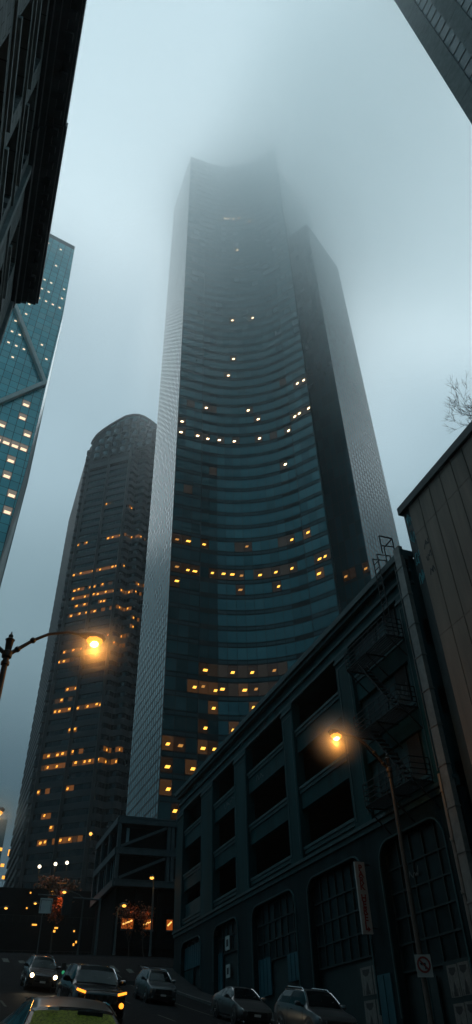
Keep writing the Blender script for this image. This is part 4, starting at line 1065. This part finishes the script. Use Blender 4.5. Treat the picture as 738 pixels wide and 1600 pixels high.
# ---- hanging sign, signal and small signs
p0 = at_dist(64, 1403, 84); p1_ = at_dist(80, 1427, 84)
hs = thing('hanging_sign', 'white rectangular street sign hanging high over the road at left', 'sign', (p0[0], p0[1], p1_[2]))
w, h = p1_[0] - p0[0], p0[2] - p1_[2]
MB().box(0, w, 0, .06, 0, h).build('board', 'white_board', hs)
b = MB(); b.box(.08, .13, -.012, -.002, .2, h - .2); b.box(w - .13, w - .08, -.012, -.002, .2, h - .2); b.box(.08, w - .08, -.012, -.002, h - .2, h - .15); b.build('border', 'iron', hs)
ms = thing('signal_mast', 'dark mast arm pole carrying the signs over the far crossing', 'traffic signal', (15.6, 84.6, ground(15.6, 84.6)))
zt = p0[2] + .25 - ground(15.6, 84.6)
MB().tube([(0, 0, 0), (0, 0, zt + .2)], [.16, .11], 8).build('post', 'steel', ms, smooth=True)
MB().tube([(0, 0, zt), (p0[0] - 15.6 - .3, p0[1] - 84.6 + .2, zt + .1)], [.1, .06], 8).build('arm', 'steel', ms, smooth=True)
pa = at_dist(105, 1412, 85)
sg = MB(); sg.box(pa[0] - 15.6 - .5, pa[0] - 15.6 + .5, -.7, -.3, pa[2] - ms.location.z - 1.1, pa[2] - ms.location.z + .9); sg.build('signal_head', 'iron', ms)
pg = at_dist(99, 1517, 60)
gs = thing('traffic_signal', 'low signal with a faint green light beside the oncoming headlights', 'traffic signal', (pg[0], pg[1], ground(pg[0], pg[1])))
MB().tube([(0, 0, 0), (0, 0, pg[2] - gs.location.z + .5)], .06, 6).build('post', 'iron', gs); MB().box(-.16, .16, -.1, .1, pg[2] - gs.location.z - .4, pg[2] - gs.location.z + .5).build('signal_head', 'iron', gs)
MB().ball((0, -.1, pg[2] - gs.location.z - .1), .12).build('lens', 'green', gs)
# no left turn sign on the right lamp post
ts_p = (t2[0], t2[1] - .2); zt1 = at_dist(655, 1490, 31.3)[2]; zt0 = at_dist(656, 1526, 31.3)[2]
ns = thing('traffic_sign', 'white no left turn sign fixed low on the lamp post by the garage', 'sign', (t2[0] - .02, t2[1] - .17, zt0), None, R_(-14))
hh = zt1 - zt0; ww = .62
MB().box(-ww / 2, ww / 2, -.02, .0, 0, hh).build('plate', 'sign_white', ns)
def ring(b, cx, cz, r0, r1, y, n=28):
    for k in range(n):
        a, c = 2 * math.pi * k / n, 2 * math.pi * (k + 1) / n
        b.face([(cx + r0 * math.cos(a), y, cz + r0 * math.sin(a)), (cx + r1 * math.cos(a), y, cz + r1 * math.sin(a)), (cx + r1 * math.cos(c), y, cz + r1 * math.sin(c)), (cx + r0 * math.cos(c), y, cz + r0 * math.sin(c))])
b = MB(); ring(b, 0, hh * .55, .2, .27, -.027); r = .2
b.bar((-.17, -.027, hh * .55 + .17), (.17, -.027, hh * .55 - .17), .01, .06, up=(0, 0, 1)); b.build('prohibition_ring', 'sign_red', ns)
b = MB(); z = hh * .55; b.box(.03, .08, -.025, -.021, z - .15, z + .06); b.box(-.06, .03, -.025, -.021, z + .01, z + .06); b.face([(-.06, -.025, z - .04), (-.06, -.025, z + .11), (-.15, -.025, z + .035)]); b.build('turn_arrow', 'sign_black', ns)
# small sign by the far parked car
p = at_dist(212, 1512, 74); s2 = thing('street_sign', 'tiny pale sign on a post behind the far parked car', 'sign', (p[0], p[1], ground(p[0], p[1])))
MB().tube([(0, 0, 0), (0, 0, p[2] - s2.location.z + .3)], .04, 6).build('post', 'iron', s2); MB().box(-.22, .22, -.03, -.01, p[2] - s2.location.z - .4, p[2] - s2.location.z + .3).build('plate', 'tealdoor', s2)

# ------------------------------------------------------------------ cars (nose towards -Y)
def lerp(a, b, t): return a + (b - a) * t
def prof(T, y):
    for (a, b), (c, d) in zip(T, T[1:]):
        if y <= c: t = (y - a) / (c - a); t = t * t * (3 - 2 * t) if False else t; return lerp(b, d, max(0, t))
    return T[-1][1]
KINDS = {
 'suv': dict(L=4.6, W=.93, H=1.68, clear=.24, belt=[(0, .80), (.15, .92), (1.0, 1.02), (1.3, 1.06), (4.3, 1.12), (4.6, 1.0)],
             hood=[(0, .72), (.08, .86), (.5, .98), (1.05, 1.06), (1.2, 1.09)], cowl=1.2, roof0=2.0, roof1=3.95, tail=4.5, roofw=.60, wheel=.36, wy=(.86, 3.66)),
 'sedan': dict(L=4.85, W=.92, H=1.45, clear=.18, belt=[(0, .62), (.2, .74), (1.1, .88), (1.4, .92), (4.4, .98), (4.85, .86)],
             hood=[(0, .56), (.1, .68), (.6, .80), (1.25, .93), (1.4, .95)], cowl=1.4, roof0=2.3, roof1=3.3, tail=4.35, roofw=.56, wheel=.34, wy=(.92, 3.78)),
}
def make_car(kind, name, label, loc, body='car_silver', lights='off', yaw=0, scale=1, group=None, rails=True, grille_slots=False, windscreen='car_glass', mirror_hanger=False, fog=False, jeep=False, tint=None):
    K = dict(KINDS[kind]); L, W, H, cl = K['L'], K['W'], K['H'], K['clear']
    if jeep: K['hood'] = [(0, .88), (.06, .98), (.6, 1.06), (1.1, 1.10), (1.2, 1.12)]; K['belt'] = [(0, .95), (.1, 1.0), (1.2, 1.10), (4.3, 1.14), (4.6, 1.05)]; K['roofw'] = .66
    t = thing(name, label, 'car', loc, group)
    ys = sorted(set([0, .04, .12, .3, .6, K['cowl'] * .8, K['cowl'], lerp(K['cowl'], K['roof0'], .33), lerp(K['cowl'], K['roof0'], .66), K['roof0'], K['roof0'] + .25, lerp(K['roof0'], K['roof1'], .5), K['roof1'] - .2, K['roof1'], lerp(K['roof1'], K['tail'], .5), K['tail'], L - .12, L - .03, L]))
    def roofz(y):
        if y <= K['cowl']: return prof(K['hood'], y)
        if y < K['roof0']: t_ = (y - K['cowl']) / (K['roof0'] - K['cowl']); return lerp(prof(K['hood'], K['cowl']), H - .04, 1 - (1 - t_) ** 1.25)
        if y <= K['roof1']: t_ = (y - K['roof0']) / (K['roof1'] - K['roof0']); return H - .04 + .04 * math.sin(math.pi * min(1, t_ * 1.1 + .1))
        if y <= K['tail']: t_ = (y - K['roof1']) / (K['tail'] - K['roof1']); return lerp(H - .03, prof(K['belt'], K['tail']) + .06, t_ ** 1.2)
        return prof(K['belt'], y) + .02
    def sec(y):
        e = min(1, max(0, y / .5)); e2 = min(1, max(0, (L - y) / .4)); round_ = (1 - (1 - e) ** 2.2 * .16) * (1 - (1 - e2) ** 2 * .12)
        w = W * round_; bz = prof(K['belt'], y); tz = roofz(y); zb = cl + (.16 * (1 - min(1, y / .25)) if y < .25 else 0) + (.14 * (1 - min(1, (L - y) / .3)) if y > L - .3 else 0)
        cab = K['cowl'] < y < K['tail']
        g = min(1, max(0, (tz - bz) / (H - bz)))
        rw = lerp(w * .90, K['roofw'] * (1 if y < 3.6 else .97), g) if cab else w * .88
        bz2 = min(bz, tz - .015)
        return [(0, zb), (w * .82, zb), (w * .97, zb + .1), (w, lerp(zb, bz2, .45)), (w * .995, lerp(zb, bz2, .8)), (w * .95, bz2), (lerp(w * .95, rw, .5) if cab else w * .93, lerp(bz2, tz, .5)), (rw, lerp(bz2, tz, .93)), (rw * .82, tz), (rw * .4, tz + .018), (0, tz + .022)]
    S = [sec(y) for y in ys]; n = len(S[0]); b = MB()
    ring_ = []
    for y, s in zip(ys, S): ring_.append([(x, y, z) for x, z in s] + [(-x, y, z) for x, z in reversed(s[1:-1])])
    m = len(ring_[0]); b.v = [p for r in ring_ for p in r]
    for i in range(len(ys) - 1):
        for k in range(m): b.f.append((i * m + k, i * m + (k + 1) % m, (i + 1) * m + (k + 1) % m, (i + 1) * m + k)); b.m.append(0)
    b.f.append(tuple(range(m))); b.m.append(0); b.f.append(tuple((len(ys) - 1) * m + k for k in reversed(range(m)))); b.m.append(0)
    ob = b.build('body', body, t, smooth=True, recalc=True)
    # glass: laid 8 mm over the cabin surface
    def idx(y): return min(range(len(ys)), key=lambda i: abs(ys[i] - y))
    c0, r0, r1, tl = idx(K['cowl']), idx(K['roof0']), idx(K['roof1']), idx(K['tail'])
    wsm = MB()
    def P_(i, k, off=(0, 0, 0)): x, z = S[i][k]; return Vector((x + off[0], ys[i] + off[1], z + off[2]))
    band = MB()
    for i in range(c0, r0):
        for k0, k1 in ((7, 8), (8, 9), (9, 10)):
            for s in (1, -1):
                q = [P_(i, k0), P_(i + 1, k0), P_(i + 1, k1), P_(i, k1)]
                if i == c0: q[0] = q[0].lerp(q[1], .18); q[3] = q[3].lerp(q[2], .18)
                if i == r0 - 1: q[1] = q[1].lerp(q[0], .15); q[2] = q[2].lerp(q[3], .15)
                if k0 == 7: q[0] = q[0].lerp(q[3], .55); q[1] = q[1].lerp(q[2], .55)
                if windscreen == 'misted' and i == r0 - 1: q[1] = P_(i, k0).lerp(P_(i + 1, k0), .3); q[2] = P_(i, k1).lerp(P_(i + 1, k1), .3)
                (band if (windscreen == 'misted' and i == r0 - 1) else wsm).face([(p.x * s, p.y - .006, p.z + .009) for p in (q if s > 0 else q[::-1])])
    ws = wsm.build('windscreen', windscreen, t, smooth=True)
    if band.f: band.build('windscreen_shade', 'car_glass', t, smooth=True)
    wp = MB()
    for xx in (.05, -.5): wp.bar((xx, K['cowl'] + .1, prof(K['hood'], K['cowl']) + .05), (xx + .45, K['cowl'] + .28, roofz(K['cowl'] + .28) + .03), .02)
    wp.build('wiper', 'car_trim', t)
    for s in (1, -1):
        splits = [(c0 + 1, idx(lerp(K['roof0'], K['roof1'], .5)), .0), (idx(lerp(K['roof0'], K['roof1'], .5)), r1, .06)] + ([(r1, tl - (0 if kind == 'sedan' else 0), .08)] if kind == 'suv' else [(r1, r1 + 1, .06)])
        for a_, c_, gp in splits:
            g = MB()
            for i in range(a_, c_):
                for k0, k1 in ((5, 6), (6, 7)):
                    q = [P_(i, k0), P_(i + 1, k0), P_(i + 1, k1), P_(i, k1)]
                    if i == a_: q[0] = q[0].lerp(q[1], gp / max(.1, ys[i + 1] - ys[i])); q[3] = q[3].lerp(q[2], gp / max(.1, ys[i + 1] - ys[i]))
                    if k0 == 5: q[0] = q[0].lerp(q[3], .16); q[1] = q[1].lerp(q[2], .16)
                    if k1 == 7: q[2] = q[2].lerp(q[1], .14); q[3] = q[3].lerp(q[0], .14)
                    g.face([((p.x + .01) * s, p.y, p.z + .004) for p in (q if s < 0 else q[::-1])])
            g.build('side_window', 'car_glass', t, smooth=True)
    rgm = MB()
    for i in range(r1, tl):
        for k0, k1 in ((8, 9), (9, 10)):
            for s in (1, -1):
                q = [P_(i, k0), P_(i + 1, k0), P_(i + 1, k1), P_(i, k1)]; rgm.face([(p.x * s, p.y + .006, p.z + .009) for p in (q if s > 0 else q[::-1])])
    rgm.build('rear_window', 'car_glass', t, smooth=True)
    # wheels and arches
    wr = K['wheel']
    for wy_ in K['wy']:
        for s in (1, -1):
            T = Matrix.Translation((s * (W - .13), wy_, wr))
            ar = MB(); ar.tube([(s * (W - .25), wy_, wr + .03), (s * (W + .006), wy_, wr + .03)], wr + .09, 22); ar.build('wheel_arch', 'car_trim', t)
            w_ = MB(); w_.tube([(s * (W - .22), wy_, wr), (s * (W - .2), wy_, wr), (s * (W + .0), wy_, wr), (s * (W + .025), wy_, wr)], [wr - .03, wr, wr, wr - .04], 24); w_ = w_.build('wheel', 'tyre', t, smooth=True)
            r_ = MB(); xo = s * (W + .03)
            r_.tube([(xo - s * .01, wy_, wr), (xo + s * .004, wy_, wr)], wr * .22, 12)
            for k in range(5):
                a = 2 * math.pi * k / 5 + .3
                for da in (-.13, .13): r_.bar((xo, wy_ + .04 * math.cos(a), wr + .04 * math.sin(a)), (xo, wy_ + wr * .66 * math.cos(a + da), wr + wr * .66 * math.sin(a + da)), .02, .035, up=(1, 0, 0))
            for k in range(20):
                a, c = 2 * math.pi * k / 20, 2 * math.pi * (k + 1) / 20
                r_.bar((xo, wy_ + wr * .68 * math.cos(a), wr + wr * .68 * math.sin(a)), (xo, wy_ + wr * .68 * math.cos(c), wr + wr * .68 * math.sin(c)), .025, .03, up=(1, 0, 0))
            r_.build('rim', 'chrome', w_)
    # lower bumper, grille, lamps, plate
    hz = prof(K['hood'], .08)
    b = MB(); b.box(-W * .62, W * .62, -.03, .05, cl + .06, cl + .24); b.box(-W * .95, W * .95, .1, L - .1, cl - .03, cl + .05); b.build('lower_trim', 'car_trim', t)
    gz1, gz0 = hz - .1, hz - .32
    if jeep:
        b = MB()
        for k in range(7): x = -.48 + k * .16; b.box(x - .055, x + .055, -.035, .02, gz0, gz1)
        g = b.build('grille', 'car_trim', t)
        b = MB()
        for k in range(7):
            x = -.48 + k * .16
            for xx in (x - .058, x + .058): b.box(xx - .008, xx + .008, -.045, .0, gz0, gz1)
            for zz in (gz0, gz1): b.box(x - .058, x + .058, -.045, .0, zz - .008, zz + .008)
        b.build('slot_rim', 'chrome', g)
    else:
        g = MB().box(-.52, .52, -.03, .03, gz0, gz1 + .03).build('grille', 'car_trim', t)
        b = MB()
        for k in range(4): z = gz0 + .04 + k * .06; b.box(-.5, .5, -.042, -.028, z, z + .014)
        b.box(-.07, .07, -.05, -.028, gz0 + .09, gz0 + .17); b.build('grille_bar', 'chrome', g)
    for s in (1, -1):
        x0, x1 = .54 * s, .86 * s; y0 = .0; lensm = {'off': 'lens_off', 'head': 'head', 'amber': 'lens_off'}[lights]
        q = [(x0, -.012, gz0 + .1), (x1 * .92, .055, gz0 + .12), (x1 * .985, .22, gz1 + .05), (x0, .0, gz1 + .0)]
        hl = MB(); hl.face(q if s > 0 else q[::-1]); back_ = [(p[0] * .98, p[1] + .1, p[2]) for p in q]
        for k in range(4): hl.face([q[k], q[(k + 1) % 4], back_[(k + 1) % 4], back_[k]])
        h = hl.build('headlight', 'car_trim' if lights == 'head' else lensm, t)
        if lights == 'head': MB().ball((s * .70, -.02, gz0 + .24), .115).build('bulb', 'head', h)
        elif lights == 'amber':
            MB().bar((s * .56, -.05, gz0 + .27), (s * .86, .05, gz0 + .34), .04, .07).build('running_lamp', 'turn', h)
            f_ = MB().ball((s * .72, -.06, gz0 - .02), .085).build('fog_lamp', 'turn', t)
        else:
            MB().bar((s * .56, -.02, gz1), (s * .84, .08, gz1 + .04), .02, .02).build('chrome_strip', 'chrome', h)
            MB().ball((s * .70, .01, gz0 - .2), .05).build('fog_lamp', 'lens_off', t)
        tq = MB().box(s * .6, s * .84, L - .05, L + .015, .82 if kind == 'suv' else .72, 1.0 if kind == 'suv' else .86); tq.build('tail_light', 'redpaint', t)
        mz = prof(K['belt'], 1.6) + .1; my = K['cowl'] + .52
        mm_ = MB(); mm_.tube([(s * (W * .93), my, mz - .02), (s * (W + .04), my - .01, mz + .02), (s * (W + .2), my - .03, mz + .04), (s * (W + .23), my - .02, mz + .04)], [.035, .085, .08, .03], 8); mm_.build('wing_mirror', body, t, smooth=True)
        for yy in (lerp(K['roof0'], K['roof1'], .28), lerp(K['roof0'], K['roof1'], .95)):
            MB().box(s * (W * .985), s * (W * .985 + .022), yy - .09, yy + .09, prof(K['belt'], yy) - .13, prof(K['belt'], yy) - .10).build('door_handle', 'chrome', t)
        b = MB()
        for yy in (K['cowl'] + .25, lerp(K['roof0'], K['roof1'], .5), K['roof1'] + .05): b.box(s * (W * 1.0 - .004), s * (W * 1.0 + .0025), yy - .008, yy + .008, cl + .15, prof(K['belt'], yy) - .08)
        b.build('door_seam', 'car_trim', t)
        b = MB()
        pts = [Vector((s * (S[i][7][0] + .012), ys[i], S[i][7][1] + .012)) for i in range(c0 + 1, r1 + 1)]; b.tube(pts, .012, 4); b.build('window_trim', 'chrome', t)
        if rails and kind == 'suv': MB().tube([(s * .58, K['roof0'] + .1, H - .03), (s * .58, K['roof0'] + .25, H + .045), (s * .58, K['roof1'] - .2, H + .045), (s * .58, K['roof1'], H - .02)], .02, 6).build('roof_rail', 'chrome', t)
    MB().box(-.17, .17, -.06, -.03, cl + .2, cl + .3).build('number_plate', 'plate', t)
    if mirror_hanger:
        yy = lerp(K['cowl'], K['roof0'], .62); zz = roofz(yy) + .05
        MB().box(.04, .42, yy - .05, yy - .02, zz - .1, zz + .0).build('rear_view_mirror', 'car_trim', ws)
        MB().bar((-.40, yy - .02, zz + .01), (-.24, yy - .02, zz + .01), .02, .035).build('toll_tag', 'plate', ws)
    # place: on the ground, tilted to the slope
    x, y, z = loc
    gx_ = (ground(x + .8, y + 2.3) - ground(x - .8, y + 2.3)) / 1.6; gy = (ground(x, y + 3.7) - ground(x, y + .9)) / 2.8
    up = Vector((-gx_, -gy, 1)).normalized(); fy = Vector((0, 1, 0)); fy = (Matrix.Rotation(yaw, 3, 'Z') @ fy); fy = (fy - up * fy.dot(up)).normalized(); fx = fy.cross(up)
    mw = Matrix(((fx.x, fy.x, up.x, x), (fx.y, fy.y, up.y, y), (fx.z, fy.z, up.z, ground(x, y + 2.3) - gy * 2.3 + .01), (0, 0, 0, 1)))
    t.rotation_euler = mw.to_euler(); t.location = mw.translation; t.scale = (scale,) * 3
    return t
def headspot(car_loc, dx, z, e, col=(1, .78, .5)):
    l = bpy.data.lights.new('headlight_beam', 'SPOT'); l.energy = e; l.color = col; l.spot_size = R_(70); l.spot_blend = .6; l.shadow_soft_size = .06
    o = bpy.data.objects.new('headlight_beam', l); C.objects.link(o); x, y = car_loc[0] + dx, car_loc[1] - .25
    o.location = (x, y, ground(x, y) + z); o.rotation_euler = Vector((0, 1, .17)).to_track_quat('Z', 'Y').to_euler()
G_par = 'cars parked along the right kerb'
def spot(x, y, D): p = at_dist(x, y, D); return (p[0], p[1], 0)
n1 = spot(100, 1560, 12.2)
make_car('sedan', 'car', 'grey beige car nearest the camera with a misted yellow green windscreen', (1.8, 9.6, 0), 'car_brown', 'off', windscreen='misted', mirror_hanger=True, scale=.905)
jp = (5.75, 29.6, 0)
make_car('suv', 'car', 'black off-road car with slotted grille and glowing amber front lamps', jp, 'car_black', 'amber', jeep=True, rails=False, scale=1.06)
hl = (5.75, 46.6, 0)
make_car('suv', 'car', 'dark car coming downhill with bright round headlights', hl, 'car_dark', 'head', scale=.93)
for dx in (-.64, .64): headspot(hl, dx, .8, 60)
make_car('suv', 'car', 'silver sport utility car parked highest up the hill on the right', (12.6, 46, 0), 'car_silver', 'off', group=G_par, scale=.93)
make_car('sedan', 'car', 'grey sedan parked with warm reflections along its side', (14.8, 37.0, 0), 'car_grey', 'off', group=G_par, scale=.96)
make_car('suv', 'car', 'silver estate car parked nearest at the right, beside the garage', (15.1, 29.3, 0), 'car_silver', 'off', group=G_par)
make_car('sedan', 'car', 'dark car parked at the left kerb, half out of the picture', (1.2, 37, 0), 'car_dark', 'off', group='cars at the left kerb')
make_car('suv', 'car', 'dark car with faint red tail lamp farther up the left kerb', (1.3, 50, 0), 'car_dark', 'off', yaw=math.pi, group='cars at the left kerb')

# ------------------------------------------------------------------ mist balls added to imitate lens bloom round the sodium lamps
mm_mat, mp_, mN, mL = volume_mat('lamp mist', .1, (1, .93, .82), .2)
tcm = mN.new('ShaderNodeTexCoord'); vl = mN.new('ShaderNodeVectorMath'); vl.operation = 'LENGTH'; mL.new(tcm.outputs['Object'], vl.inputs[0])
a_ = mN.new('ShaderNodeMath'); a_.operation = 'SUBTRACT'; a_.use_clamp = True; a_.inputs[0].default_value = 1.0; mL.new(vl.outputs['Value'], a_.inputs[1])
b_ = mN.new('ShaderNodeMath'); b_.operation = 'POWER'; b_.inputs[1].default_value = 3.6; mL.new(a_.outputs[0], b_.inputs[0])
c_ = mN.new('ShaderNodeMath'); c_.operation = 'MULTIPLY'; c_.inputs[1].default_value = 1.3; mL.new(b_.outputs[0], c_.inputs[0]); mL.new(c_.outputs[0], mp_.inputs['Density'])
for hx, rr in ((h1, 1.6), (h2, 1.8), (h3, 2.6)):
    o = MB().ball((0, 0, 0), 1.0, n=16).build('mist', mm_mat); o.location = (hx[0], hx[1], hx[2] - .12); o.scale = (rr,) * 3; tag(o, None, None, None, 'stuff')
